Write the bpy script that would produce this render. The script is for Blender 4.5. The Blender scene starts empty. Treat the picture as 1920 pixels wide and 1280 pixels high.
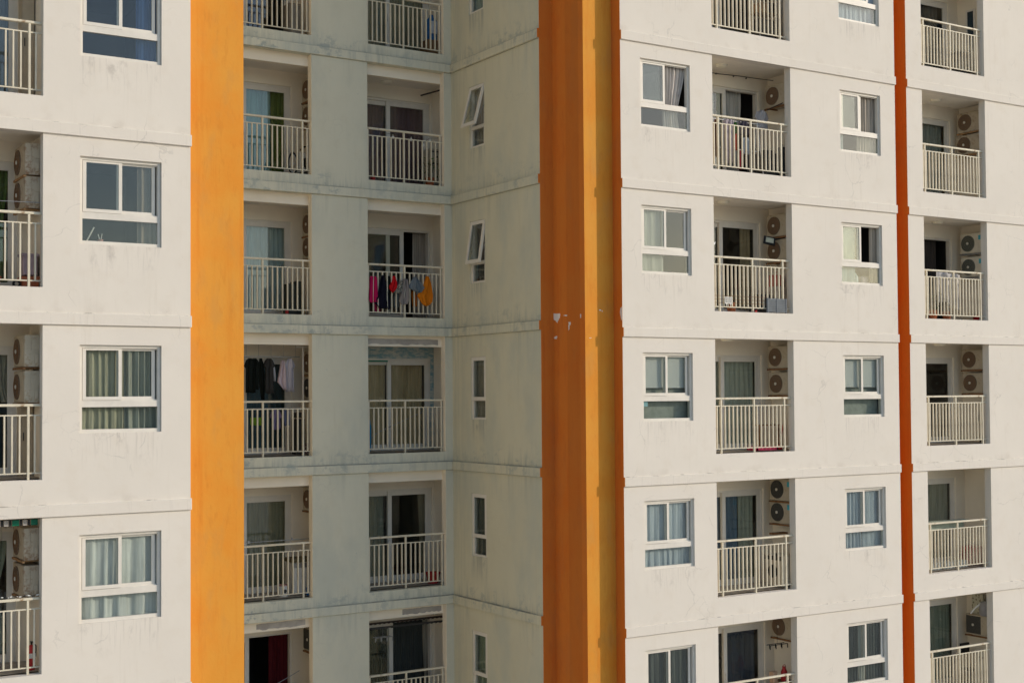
import bpy, math, random
from mathutils import Vector, Matrix
R = math.radians
sc = bpy.context.scene
COL = sc.collection
PI = math.pi
H = 3.2            # storey height
Z0 = 1.2175        # underside of the ledge band of storey 0 (camera height is 0)
W = 0.05           # wall face, bands stand at y = 0
YB = 5.263         # band face of the recessed wall
RB = 5.313         # recessed wall face
XC = 16.30         # side wall face
def zk(k): return Z0 + k * H

# ------------------------------------------------------------------ mesh builder
class MB:
    def __init__(s): s.v = []; s.f = []; s.sm = []
    def add(s, vs, fs, smooth=False):
        n = len(s.v); s.v += [tuple(v) for v in vs]
        for f in fs: s.f.append([i + n for i in f]); s.sm.append(smooth)
    def box(s, x0, y0, z0, x1, y1, z1):
        x0, x1 = min(x0, x1), max(x0, x1); y0, y1 = min(y0, y1), max(y0, y1); z0, z1 = min(z0, z1), max(z0, z1)
        s.add([(x0,y0,z0),(x1,y0,z0),(x1,y1,z0),(x0,y1,z0),(x0,y0,z1),(x1,y0,z1),(x1,y1,z1),(x0,y1,z1)],
              [(0,3,2,1),(4,5,6,7),(0,1,5,4),(1,2,6,5),(2,3,7,6),(3,0,4,7)])
        return s
    def bbox(s, x0, y0, z0, x1, y1, z1, b=.01):
        # box with chamfered vertical and horizontal edges on the front (y0) side
        n0 = len(s.v)
        x0, x1 = min(x0, x1), max(x0, x1)
        s.add([(x0+b,y0,z0+b),(x1-b,y0,z0+b),(x1-b,y0,z1-b),(x0+b,y0,z1-b),
               (x0,y0+b,z0),(x1,y0+b,z0),(x1,y0+b,z1),(x0,y0+b,z1),
               (x0,y1,z0),(x1,y1,z0),(x1,y1,z1),(x0,y1,z1)],
              [(0,1,2,3),(4,5,1,0),(5,6,2,1),(6,7,3,2),(7,4,0,3),(8,9,5,4),(9,10,6,5),(10,11,7,6),(11,8,4,7),(11,10,9,8)])
        return s
    def quad(s, a, b, c, d): s.add([a,b,c,d], [(0,1,2,3)]); return s
    def tube(s, p, q, r, n=8, r2=None):
        p, q = Vector(p), Vector(q); d = (q - p).normalized()
        a = d.orthogonal().normalized(); b = d.cross(a); r2 = r if r2 is None else r2
        vs = [p + (a*math.cos(2*PI*i/n) + b*math.sin(2*PI*i/n))*r for i in range(n)] + \
             [q + (a*math.cos(2*PI*i/n) + b*math.sin(2*PI*i/n))*r2 for i in range(n)]
        s.add(vs, [(i,(i+1)%n,n+(i+1)%n,n+i) for i in range(n)], True)
        s.add(vs[:n], [tuple(range(n-1,-1,-1))]); s.add(vs[n:], [tuple(range(n))])
        return s
    def path(s, pts, r, n=6):
        for a, b in zip(pts, pts[1:]): s.tube(a, b, r, n)
        return s
    def lathe(s, prof, n=20, axis='z', c=(0,0,0)):
        vs = []
        for (r, h) in prof:
            for i in range(n):
                a = 2*PI*i/n; u, v = r*math.cos(a), r*math.sin(a)
                vs.append((c[0]+u, c[1]+v, c[2]+h) if axis == 'z' else (c[0]+u, c[1]+h, c[2]+v))
        fs = [(j*n+i, j*n+(i+1)%n, (j+1)*n+(i+1)%n, (j+1)*n+i) for j in range(len(prof)-1) for i in range(n)]
        s.add(vs, fs, True)
        s.add(vs[:n], [tuple(range(n-1,-1,-1))]); s.add(vs[-n:], [tuple(range(n))])
        return s
    def torus(s, c, R0, r, axis='y', n=20, m=6, a0=0, a1=2*PI):
        pts = []
        for i in range(n+1):
            a = a0 + (a1-a0)*i/n; u, v = R0*math.cos(a), R0*math.sin(a)
            pts.append((c[0]+u, c[1], c[2]+v) if axis == 'y' else ((c[0], c[1]+u, c[2]+v) if axis == 'x' else (c[0]+u, c[1]+v, c[2])))
        return s.path(pts, r, m)
    def sheet(s, fn, nu, nv, smooth=True):
        vs = [fn(i/nu, j/nv) for j in range(nv+1) for i in range(nu+1)]
        s.add(vs, [(j*(nu+1)+i, j*(nu+1)+i+1, (j+1)*(nu+1)+i+1, (j+1)*(nu+1)+i) for j in range(nv) for i in range(nu)], smooth)
        return s
    def prism(s, pts, y0, y1):
        # outline in x-z extruded along y
        n = len(pts)
        s.add([(x,y0,z) for x,z in pts] + [(x,y1,z) for x,z in pts],
              [tuple(range(n)), tuple(range(2*n-1,n-1,-1))] + [(i,n+i,n+(i+1)%n,(i+1)%n) for i in range(n)])
        return s
    def vprism(s, pts, z0, z1):
        n = len(pts)
        s.add([(x,y,z0) for x,y in pts] + [(x,y,z1) for x,y in pts],
              [tuple(range(n-1,-1,-1)), tuple(range(n,2*n))] + [(i,(i+1)%n,n+(i+1)%n,n+i) for i in range(n)])
        return s
    def mesh(s, name, m=None):
        me = bpy.data.meshes.new(name); me.from_pydata(s.v, [], s.f)
        me.polygons.foreach_set('use_smooth', s.sm)
        if m: me.materials.append(m)
        me.update(); return me
    def build(s, name, m, parent=None, loc=(0,0,0), rot=0, thick=0):
        return link(name, s.mesh(name, m), parent, loc, rot, thick)
def link(name, me, parent=None, loc=(0,0,0), rot=0, thick=0):
    o = bpy.data.objects.new(name, me); COL.objects.link(o)
    o.location = loc; o.rotation_euler = (0,0,rot)
    if parent: o.parent = parent
    if thick:
        md = o.modifiers.new('thickness', 'SOLIDIFY'); md.thickness = thick; md.offset = 0
    return o
def empty(name, loc=(0,0,0), rot=0, parent=None):
    o = bpy.data.objects.new(name, None); COL.objects.link(o); o.empty_display_size = .1
    o.location = loc; o.rotation_euler = (0,0,rot)
    if parent: o.parent = parent
    return o
def tag(o, label, cat, group=None, kind=None):
    if label: o['label'] = label
    if cat: o['category'] = cat
    if group: o['group'] = group
    if kind: o['kind'] = kind
    return o
def dup(o, parent=None):
    c = o.copy(); COL.objects.link(c)
    if parent: c.parent = parent
    for ch in list(o.children): dup(ch, c)
    return c

# ------------------------------------------------------------------ materials
class NT:
    def __init__(s, name):
        s.m = bpy.data.materials.new(name); s.m.use_nodes = True; s.t = s.m.node_tree
        s.t.nodes.clear()
        s.out = s.t.nodes.new('ShaderNodeOutputMaterial')
    def n(s, ty, **kw):
        x = s.t.nodes.new(ty)
        for k, v in kw.items(): setattr(x, k, v)
        return x
    def l(s, a, b): s.t.links.new(a, b)
    def setin(s, sock, v):
        if isinstance(v, (int, float)): sock.default_value = v
        elif isinstance(v, (tuple, list)): sock.default_value = tuple(v) if len(v) == len(sock.default_value) else tuple(v)+(1,)
        else: s.l(v, sock)
    def M(s, op, a, b=0., c=None, clamp=False):
        x = s.n('ShaderNodeMath', operation=op, use_clamp=clamp)
        s.setin(x.inputs[0], a); s.setin(x.inputs[1], b)
        if c is not None: s.setin(x.inputs[2], c)
        return x.outputs[0]
    def mul(s, *a):
        r = a[0]
        for b in a[1:]: r = s.M('MULTIPLY', r, b)
        return r
    def ss(s, v, lo, hi):
        x = s.n('ShaderNodeMapRange', interpolation_type='SMOOTHSTEP')
        s.setin(x.inputs[0], v); x.inputs[1].default_value = lo; x.inputs[2].default_value = hi
        x.inputs[3].default_value = 0; x.inputs[4].default_value = 1
        return x.outputs[0]
    def box(s, v, lo, hi, e=.02): return s.M('SUBTRACT', s.ss(v, lo-e, lo+e), s.ss(v, hi-e, hi+e))
    def pos(s, sc=(1,1,1)):
        g = s.n('ShaderNodeNewGeometry'); x = s.n('ShaderNodeVectorMath', operation='MULTIPLY')
        s.l(g.outputs['Position'], x.inputs[0]); x.inputs[1].default_value = sc
        return x.outputs[0]
    def obj(s, sc=(1,1,1)):
        g = s.n('ShaderNodeTexCoord'); x = s.n('ShaderNodeVectorMath', operation='MULTIPLY')
        s.l(g.outputs['Object'], x.inputs[0]); x.inputs[1].default_value = sc
        return x.outputs[0]
    def noise(s, vec, scale, detail=4, rough=.55):
        x = s.n('ShaderNodeTexNoise'); s.l(vec, x.inputs['Vector'])
        x.inputs['Scale'].default_value = scale; x.inputs['Detail'].default_value = detail; x.inputs['Roughness'].default_value = rough
        return x.outputs['Fac']
    def mix(s, f, a, b):
        x = s.n('ShaderNodeMix', data_type='RGBA'); s.setin(x.inputs[0], f)
        s.setin(x.inputs[6], a); s.setin(x.inputs[7], b)
        return x.outputs[2]
    def bump(s, h, strength=.2, dist=.01):
        x = s.n('ShaderNodeBump'); x.inputs['Strength'].default_value = strength; x.inputs['Distance'].default_value = dist
        s.l(h, x.inputs['Height']); return x.outputs['Normal']
    def fin(s, col, rough=.8, normal=None, metal=0., spec=.3):
        p = s.n('ShaderNodeBsdfPrincipled')
        s.setin(p.inputs['Base Color'], col); s.setin(p.inputs['Roughness'], rough); s.setin(p.inputs['Metallic'], metal)
        p.inputs['Specular IOR Level'].default_value = spec
        if normal is not None: s.l(normal, p.inputs['Normal'])
        s.l(p.outputs[0], s.out.inputs[0]); return s.m
_mats = {}
def plain(name, rgb, rough=.7, metal=0., var=.12, scale=6., bump=0., spec=.3):
    """a painted / plastic / cloth surface with some uneven tone"""
    if name in _mats: return _mats[name]
    t = NT(name); v = t.obj()
    n = t.noise(v, scale, 5)
    lo = tuple(c*(1-var) for c in rgb); hi = tuple(min(1, c*(1+var)) for c in rgb)
    col = t.mix(t.ss(n, .3, .7), lo, hi)
    nm = t.bump(t.noise(v, scale*6, 3), bump, .01) if bump else None
    _mats[name] = t.fin(col, rough, nm, metal, spec); return _mats[name]
def rusty(name, rgb, rust=(.20,.07,.025), amount=.5, rough=.6):
    if name in _mats: return _mats[name]
    t = NT(name); v = t.obj()
    n = t.noise(v, 7, 6, .65); n2 = t.noise(t.obj((14,14,1.6)), 1, 4)
    f = t.M('MULTIPLY', t.ss(n, .62-amount*.2, .75-amount*.12), t.ss(n2, .35, .65))
    col = t.mix(f, t.mix(t.ss(t.noise(v, 3, 4), .3, .7), tuple(c*.85 for c in rgb), rgb), rust)
    _mats[name] = t.fin(col, rough); return _mats[name]
def fabric(name, rgb, var=.15):
    if name in _mats: return _mats[name]
    t = NT(name)
    n = t.noise(t.obj((18,18,1.2)), 1, 4); w = t.noise(t.obj(), 220, 2)
    col = t.mix(t.ss(n, .3, .7), tuple(c*(1-var) for c in rgb), tuple(min(1,c*(1+var)) for c in rgb))
    d = t.n('ShaderNodeBsdfDiffuse'); tr = t.n('ShaderNodeBsdfTranslucent'); mx = t.n('ShaderNodeMixShader')
    t.l(col, d.inputs[0]); t.l(col, tr.inputs[0]); mx.inputs[0].default_value = .1
    nm = t.bump(w, .15, .003); t.l(nm, d.inputs['Normal'])
    t.l(d.outputs[0], mx.inputs[1]); t.l(tr.outputs[0], mx.inputs[2]); t.l(mx.outputs[0], t.out.inputs[0])
    _mats[name] = t.m; return t.m
def checked(name, a, b, scale):
    if name in _mats: return _mats[name]
    t = NT(name); ck = t.n('ShaderNodeTexChecker'); t.l(t.obj(), ck.inputs[0]); ck.inputs['Scale'].default_value = scale
    _mats[name] = t.fin(t.mix(ck.outputs['Fac'], a, b), .9); return _mats[name]

def wall_material(name, base, axis, windows, recess=False):
    t = NT(name); P = t.pos(); sp = t.n('ShaderNodeSeparateXYZ'); t.l(P, sp.inputs[0])
    u = sp.outputs[0 if axis == 'x' else 1]
    zf = t.M('FLOORED_MODULO', t.M('SUBTRACT', sp.outputs[2], Z0 + (.1876 if recess else 0)), H)
    big = t.noise(P, .55, 6, .6); mid = t.noise(P, 2.6, 6, .6); fine = t.noise(P, 14, 4, .6)
    strk = t.noise(t.pos((9,9,.55)), 1, 5, .6); strk2 = t.noise(t.pos((24,24,1.3)), 1, 4, .6)
    col = t.mix(t.ss(big, .3, .7), tuple(c*.955 for c in base), base)
    col = t.mix(t.mul(t.ss(mid, .48, .75), .5), col, (base[0]*.92, base[1]*.90, base[2]*.87))
    # faint rain streaks
    col = t.mix(t.mul(t.ss(strk, .55, .8), t.ss(big, .40, .6), .26), col, (base[0]*.72, base[1]*.68, base[2]*.62))
    # dirt along the ledge bands, plus painted edge shade in the recess
    off = .0
    top = t.M('SUBTRACT', t.ss(zf, .195, .21), t.ss(zf, .22, .46 if recess else .40))
    col = t.mix(t.mul(top, t.ss(strk2, .40, .75) if recess else t.ss(mid, .45, .75), .34 if recess else .22), col, (.44,.40,.36) if not recess else (.27,.29,.26))
    line = t.box(zf, .194, .210, .005)
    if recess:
        edge = t.M('MAXIMUM', t.box(zf, .192, .215, .006), t.ss(zf, H-.022, H-.008))  # dark lines stand in for edge shade at band top and bottom
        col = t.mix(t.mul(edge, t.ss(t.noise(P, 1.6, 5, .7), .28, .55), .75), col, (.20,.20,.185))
    else: col = t.mix(t.mul(line, t.ss(t.noise(P, 3.2, 5, .7), .53, .64), .55), col, (.20,.17,.14))
    onband = t.box(zf, .0, .2, .01)
    col = t.mix(t.mul(onband, t.ss(strk2, .58, .8), .3), col, (.36,.33,.29))
    # run-off below the windows
    for a, b, zb in windows:
        uu = t.M('ADD', u, t.mul(t.M('SUBTRACT', mid, .5), .25))
        m = t.mul(t.box(uu, a, b, .07), t.ss(zf, zb-.75, zb-.02), t.M('SUBTRACT', 1., t.ss(zf, zb, zb+.01)))
        blot = t.ss(t.noise(t.pos((3.4,3.4,2.2)), 1, 6, .7), .52, .74)
        if recess: m = t.mul(m, t.M('MAXIMUM', t.ss(strk, .42, .66), blot), .62)
        else: m = t.mul(m, t.M('MAXIMUM', t.mul(t.ss(strk2, .50, .75), .7), blot), .50)
        col = t.mix(m, col, (.34,.30,.26) if not recess else (.27,.28,.26))
    if recess:
        # grey-green damp staining: runs from the ledges and sills, blue-grey mould patches
        z2 = t.M('SUBTRACT', t.ss(zf, -.1, .0), t.ss(zf, .3, .72))
        zr = t.M('SUBTRACT', 1., t.ss(t.M('SUBTRACT', H, zf), .0, .9))          # just below the ledge
        run = t.ss(t.noise(t.pos((5.5,5.5,.45)), 1, 6, .62), .50, .70)
        run2 = t.ss(t.noise(t.pos((13,13,.8)), 1, 5, .62), .50, .72)
        blot = t.ss(t.noise(t.pos((2.4,2.4,3.4)), 1, 8, .72), .52, .62)
        far = t.M('SUBTRACT', 1., t.ss(sp.outputs[0], 11.0, 16.5)) if axis == 'x' else .45
        col = t.mix(t.mul(z2, t.M('MAXIMUM', blot, t.mul(run2, .5)), t.M('MULTIPLY_ADD', far, .55, .20)), col, (.275,.325,.325))
        col = t.mix(t.mul(z2, run, .45), col, (.35,.375,.33))
        col = t.mix(t.mul(zr, run, .30), col, (.33,.345,.30))
        blot2 = t.ss(t.noise(t.pos((.8,.8,.35)), 1, 6, .62), .42, .68)
        col = t.mix(t.mul(blot2, t.M('MULTIPLY_ADD', far, .40, .28)), col, (.47,.50,.445))
        sc_ = t.ss(t.noise(P, 6.5, 5, .8), .64, .69)
        col = t.mix(t.mul(sc_, t.ss(big, .5, .6), .45), col, (.30,.36,.37))
        if axis == 'y': col = t.mix(t.mul(t.ss(sp.outputs[1], 4.3, 5.3), t.ss(strk, .3, .6), .35), col, (.36,.39,.345))
    # hairline cracks
    nz = t.n('ShaderNodeTexNoise'); t.l(P, nz.inputs['Vector']); nz.inputs['Scale'].default_value = 2.2; nz.inputs['Detail'].default_value = 5
    ad = t.n('ShaderNodeVectorMath', operation='MULTIPLY_ADD'); t.l(nz.outputs['Color'], ad.inputs[0]); ad.inputs[1].default_value = (.5,.5,.5); t.l(P, ad.inputs[2])
    def crack(scale, wid, lo, hi, nsc):
        vo = t.n('ShaderNodeTexVoronoi', feature='DISTANCE_TO_EDGE'); t.l(ad.outputs[0], vo.inputs['Vector']); vo.inputs['Scale'].default_value = scale
        return t.mul(t.M('SUBTRACT', 1., t.ss(vo.outputs['Distance'], wid*.4, wid)), t.ss(t.noise(P, nsc, 3), lo, hi))
    ck = t.M('MAXIMUM', crack(1.1, .012, .55, .64, .8), t.mul(crack(3.1, .03, .60, .68, .9), .8))
    col = t.mix(t.mul(ck, .22 if not recess else .10), col, (.30,.285,.26))
    sp_ = t.ss(t.noise(P, 26, 2, .5), .77, .80)
    col = t.mix(t.mul(sp_, t.ss(mid, .5, .6), .5), col, (.25,.2,.17))
    hgt = t.M('ADD', t.mul(fine, .35), t.M('ADD', mid, t.mul(ck, -.25)))
    return t.fin(col, .85, t.bump(hgt, .22, .012), spec=.2)
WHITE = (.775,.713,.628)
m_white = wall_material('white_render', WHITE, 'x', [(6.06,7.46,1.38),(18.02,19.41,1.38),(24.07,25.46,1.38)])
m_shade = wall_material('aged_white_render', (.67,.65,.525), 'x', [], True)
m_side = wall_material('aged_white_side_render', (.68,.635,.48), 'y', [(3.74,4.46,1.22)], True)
m_inner = plain('balcony_paint', (.84,.76,.63), .85, var=.05, scale=1.0, bump=.1)
def orange_material(name='orange_masonry_paint', g=1.0):
    t = NT(name); P = t.pos(); sp = t.n('ShaderNodeSeparateXYZ'); t.l(P, sp.inputs[0])
    st = t.noise(t.pos((5,5,.28)), 1, 5, .6); bl = t.noise(P, 1.1, 6, .62); bl2 = t.noise(t.pos((2.2,2.2,.9)), 1, 5, .6)
    col = t.mix(t.ss(bl, .35, .7), (.73,.318*g,.042*g), (.74,.276*g,.028*g))
    col = t.mix(t.mul(t.ss(st, .5, .72), .5), col, (.66,.20*g,.014))
    col = t.mix(t.mul(t.ss(bl2, .50, .68), .55), col, (.62,.285*g,.060*g))
    rl = t.noise(t.pos((7,7,1.7)), 1, 6, .7); bl3 = t.noise(P, .45, 5, .6)
    col = t.mix(t.mul(t.ss(rl, .52, .66), .30), col, (.58,.19*g,.02))
    col = t.mix(t.mul(t.ss(bl3, .45, .62), t.ss(rl, .40, .55), .30), col, (.76,.33*g,.05*g))
    strip = t.mul(t.box(sp.outputs[1], .52, .95, .03), t.box(sp.outputs[0], 16.6, 16.8, .02))
    col = t.mix(t.mul(strip, .35), col, (.50,.14,.02))
    nk = t.ss(t.noise(P, 17, 3, .6), .76, .79)
    col = t.mix(t.mul(nk, t.ss(bl, .55, .65), .7), col, (.80,.62,.42))
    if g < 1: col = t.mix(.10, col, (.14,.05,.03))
    return t.fin(col, .75, t.bump(t.M('ADD', t.noise(P, 18, 4), t.mul(bl, 2.)), .18, .012), spec=.2)
m_orange = orange_material()
m_orange_side = orange_material('orange_masonry_side_tone', .68)  # redder, darker variant of the orange for left-facing and rear step faces
def redden_sides(o):
    o.data.materials.append(m_orange_side)
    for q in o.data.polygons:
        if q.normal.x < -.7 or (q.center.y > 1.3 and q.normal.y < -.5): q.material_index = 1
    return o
def glass_material(name, tint, rough=0.0):
    t = NT(name); tr = t.n('ShaderNodeBsdfTransparent'); tr.inputs[0].default_value = tint+(1,)
    gl = t.n('ShaderNodeBsdfGlossy'); gl.inputs['Roughness'].default_value = .015 + rough; gl.inputs[0].default_value = (.95,.97,1,1)
    ge = t.n('ShaderNodeNewGeometry'); dp = t.n('ShaderNodeVectorMath', operation='DOT_PRODUCT')
    t.l(ge.outputs['Incoming'], dp.inputs[0]); t.l(ge.outputs['Normal'], dp.inputs[1])
    fr = t.M('MULTIPLY_ADD', t.M('POWER', t.M('SUBTRACT', 1., t.M('ABSOLUTE', dp.outputs['Value'])), 4.5), .95, .042)
    nm = t.bump(t.noise(t.pos((1,1,1)), 1.7, 1), .05, .03); t.l(nm, gl.inputs['Normal'])
    mx = t.n('ShaderNodeMixShader'); t.l(fr, mx.inputs[0]); t.l(tr.outputs[0], mx.inputs[1]); t.l(gl.outputs[0], mx.inputs[2])
    # dusty film
    d = t.n('ShaderNodeBsdfDiffuse'); d.inputs[0].default_value = (.42,.45,.44,1)
    m2 = t.n('ShaderNodeMixShader'); t.setin(m2.inputs[0], t.mul(t.ss(t.noise(t.pos((3,3,.8)), 1, 5), .4, .8), .02))
    t.l(mx.outputs[0], m2.inputs[1]); t.l(d.outputs[0], m2.inputs[2]); t.l(m2.outputs[0], t.out.inputs[0])
    return t.m
m_glass = glass_material('window_glass', (.92,.935,.91))
m_frame = plain('white_window_frame', (.74,.69,.61), .45, var=.05, scale=3)
m_rail = rusty('cream_rail_paint', (.74,.67,.52), (.36,.24,.13), .35, .55)
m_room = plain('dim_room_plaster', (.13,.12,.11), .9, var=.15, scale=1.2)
m_ceil = plain('ceiling_paint', (.83,.77,.67), .9, var=.05, scale=1.2)
m_floor = plain('balcony_tile', (.40,.35,.29), .6, var=.15, scale=3)
m_patch = plain('bare_grey_render', (.40,.37,.34), .95, var=.12, scale=5, bump=.3)
m_peel = plain('exposed_white_undercoat', (.80,.76,.70), .95, var=.06, scale=9, bump=.3)
m_lampglass = plain('ceiling_lamp_glass', (.85,.80,.66), .4, var=.03)
m_ac = rusty('cream_air_conditioner_paint', (.53,.45,.33), (.30,.17,.08), .45)
m_ac2 = rusty('dirty_air_conditioner_paint', (.52,.43,.31), (.25,.13,.06), .75)
m_ac3 = plain('pale_air_conditioner_paint', (.68,.62,.50), .5, var=.06)
m_grille = plain('brown_fan_guard', (.17,.115,.075), .7, var=.2, scale=30)
m_grille2 = plain('dark_fan_guard', (.07,.065,.055), .7, var=.2, scale=30)
m_grille3 = plain('green_grey_fan_guard', (.13,.135,.11), .7, var=.2, scale=30)
m_hub = plain('pale_fan_hub', (.72,.66,.55), .5)
m_rust = rusty('rusty_bracket_steel', (.28,.14,.06), (.10,.035,.015), .8, .8)
m_bracket = plain('brown_bracket_wood', (.36,.20,.09), .8, var=.25)
m_black = plain('black_plastic', (.016,.016,.017), .5)
m_dark = plain('dark_grey_plastic', (.05,.048,.045), .6)
m_steel = plain('grey_steel', (.36,.36,.36), .4, .6)
m_blue = plain('blue_plastic', (.02,.13,.36), .4)
m_red = plain('red_plastic', (.48,.03,.03), .45)
m_mag = plain('magenta_plastic', (.50,.03,.10), .45)
m_whitep = plain('white_plastic', (.74,.72,.68), .45, var=.05)
m_cyan = plain('cyan_sticker', (.06,.40,.50), .5)
m_leaf = plain('green_leaf', (.075,.16,.025), .6, var=.4, scale=20)
m_terra = plain('terracotta', (.45,.14,.06), .8)

# ------------------------------------------------------------------ the building
BLD = empty('apartment_building', (0, 0, 0))
tag(BLD, 'cream white apartment block with orange piers, ledge bands and railed balconies', 'building')
ZB, ZT = -24.0, zk(4) + 2.0
def wall(name, mat, u0, u1, holes, y0=W, th=.2, tf=None, z0=ZB, z1=ZT):
    """wall in local (u along, depth inward, z) with rectangular holes; tf maps a point to the world"""
    us = sorted({u0, u1, *[h[0] for h in holes], *[h[1] for h in holes]})
    zs = sorted({z0, z1, *[h[2] for h in holes], *[h[3] for h in holes]})
    def solid(i, j):
        if i < 0 or j < 0 or i >= len(us)-1 or j >= len(zs)-1: return False
        cu, cz = (us[i]+us[i+1])/2, (zs[j]+zs[j+1])/2
        return not any(h[0] < cu < h[1] and h[2] < cz < h[3] for h in holes)
    b = MB(); T = tf or (lambda u, d, z: (u, y0+d, z))
    for i in range(len(us)-1):
        for j in range(len(zs)-1):
            if not solid(i, j): continue
            a, c, lo, hi = us[i], us[i+1], zs[j], zs[j+1]
            b.quad(T(a,0,lo), T(c,0,lo), T(c,0,hi), T(a,0,hi)); b.quad(T(a,th,hi), T(c,th,hi), T(c,th,lo), T(a,th,lo))
            if not solid(i-1, j): b.quad(T(a,th,lo), T(a,0,lo), T(a,0,hi), T(a,th,hi))
            if not solid(i+1, j): b.quad(T(c,0,lo), T(c,th,lo), T(c,th,hi), T(c,0,hi))
            if not solid(i, j-1): b.quad(T(a,th,lo), T(c,th,lo), T(c,0,lo), T(a,0,lo))
            if not solid(i, j+1): b.quad(T(a,0,hi), T(c,0,hi), T(c,th,hi), T(a,th,hi))
    return b.build(name, mat, BLD)
FL = -2.58   # balcony sill below the band above
WZ = (-1.82, -.33)
AW = (6.06, 7.46); E1 = (18.02, 19.41); E2 = (24.07, 25.46)
AB = (3.05, 5.45); EB = (20.06, 22.45); FB = (26.97, 29.38)
BL_ = (10.56, 12.63); BR_ = (14.04, 16.10)
KA = (2, 1, 0, -1); KE = (3, 2, 1, 0, -1, -2)
def holes(xr, ks, z=(FL, 0)): return [(xr[0], xr[1], zk(k)+z[0], zk(k)+z[1]) for k in ks]
wall('facade_wall', m_white, -5, 7.98, holes(AW, KA, WZ) + holes(AB, KA))
wall('facade_wall', m_white, 17.48, 25.98, holes(E1, KE[1:], WZ) + holes(E2, KE, WZ) + holes(EB, KE))
wall('facade_wall', m_white, 26.40, 35, holes(FB, KE))
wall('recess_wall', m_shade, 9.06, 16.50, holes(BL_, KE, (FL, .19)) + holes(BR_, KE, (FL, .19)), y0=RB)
CW = (3.765, 4.44); CZ = (-1.80, -.33)
Ctf = lambda u, d, z: (XC + d, -u, z)     # u = -y so that +u runs out of the recess
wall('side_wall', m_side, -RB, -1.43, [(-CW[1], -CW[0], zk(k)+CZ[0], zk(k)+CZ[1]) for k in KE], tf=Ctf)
MB().box(8.86, .60, ZB, 9.06, RB+.2, ZT).build('recess_return_wall', plain('grey_render',(.52,.47,.37),.9,var=.1,scale=1.), BLD)
# orange piers
MB().box(7.98, .42, ZB, 9.11, .60, ZT).box(7.78, .25, ZB, 7.98, .60, ZT).build('orange_pier', m_orange, BLD)
p = MB().vprism([(16.30,1.41),(16.62,1.41),(16.72,.36),(17.475,.36),(17.475,.62),(16.90,.62),(16.90,1.43),(16.30,1.43)], ZB, ZT)
p.box(17.475, W+.002, ZB, 17.48, .62, ZT)
for k in range(-6, 5):
    p.box(16.25, 1.41, zk(k)+.1876, 16.30, 1.43, zk(k)+.3876)
    p.box(17.474, .011, zk(k)+.001, 17.48, W, zk(k)+.199)
PIER = redden_sides(p.build('orange_pier', m_orange, BLD))
p = MB().box(25.98, .42, ZB, 26.40, .62, ZT).box(26.395, W+.002, ZB, 26.40, .42, ZT).box(25.98, W+.01, ZB, 25.985, .42, ZT)
for k in range(-6, 5): p.box(26.394, .011, zk(k)+.001, 26.40, W, zk(k)+.199)
redden_sides(p.build('orange_slot', m_orange, BLD))
# peeled paint on the dark orange pier (left face x = 16.62)
def blob(cx, cz, w, h, seed, n=26, jag=.35):
    rr = random.Random(seed); pts = []
    for i in range(n):
        a = 2*PI*i/n; q = 1 + jag*(rr.random()-.5)*2
        c_, s_ = math.cos(a), math.sin(a); e = 2.6
        pts.append((cx + w/2*q*math.copysign(abs(c_)**(2/e), c_), cz + h/2*q*math.copysign(abs(s_)**(2/e), s_)))
    return pts
def peel_x(pts, x, d):
    b = MB(); n = len(pts)
    xf = lambda y: x + (1.41-y)*.0952
    b.add([(xf(y), y, z) for y, z in pts] + [(xf(y)+d, y, z) for y, z in pts],
          [tuple(range(n-1,-1,-1)), tuple(range(n,2*n))] + [(i,(i+1)%n,n+(i+1)%n,n+i) for i in range(n)])
    return b
# ledge bands
def band(x0, x1, k): MB().bbox(x0, .010, zk(k), x1, W+.02, zk(k)+.2, .006).build('ledge_band', m_white, BLD)
for k in range(-4, 5):
    band(-5, 7.992, k); band(17.48, 25.992, k); band(26.40, 35, k)
    z = zk(k) + .1876
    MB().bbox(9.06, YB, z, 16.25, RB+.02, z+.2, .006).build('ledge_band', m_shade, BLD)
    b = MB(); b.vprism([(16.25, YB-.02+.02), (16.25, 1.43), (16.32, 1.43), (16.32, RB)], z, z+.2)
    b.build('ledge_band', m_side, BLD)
# hidden outer shell so that the rooms stay dark
MB().box(-5, .3, ZT, 35, 12, ZT+.3).build('roof', m_ceil, BLD)
MB().box(-5, 12, ZB, 35, 12.3, ZT).build('rear_wall', m_white, BLD)
MB().box(-5.2, W, ZB, -5, 12.3, ZT).build('end_wall', m_white, BLD)
MB().box(35, W, ZB, 35.2, 12.3, ZT).build('end_wall', m_white, BLD)

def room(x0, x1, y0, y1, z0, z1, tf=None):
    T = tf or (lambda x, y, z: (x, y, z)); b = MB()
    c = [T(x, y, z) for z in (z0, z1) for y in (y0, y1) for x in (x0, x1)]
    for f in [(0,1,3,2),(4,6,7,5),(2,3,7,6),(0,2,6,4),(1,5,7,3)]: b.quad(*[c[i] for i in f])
    return b.build('room', m_room, BLD)

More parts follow.
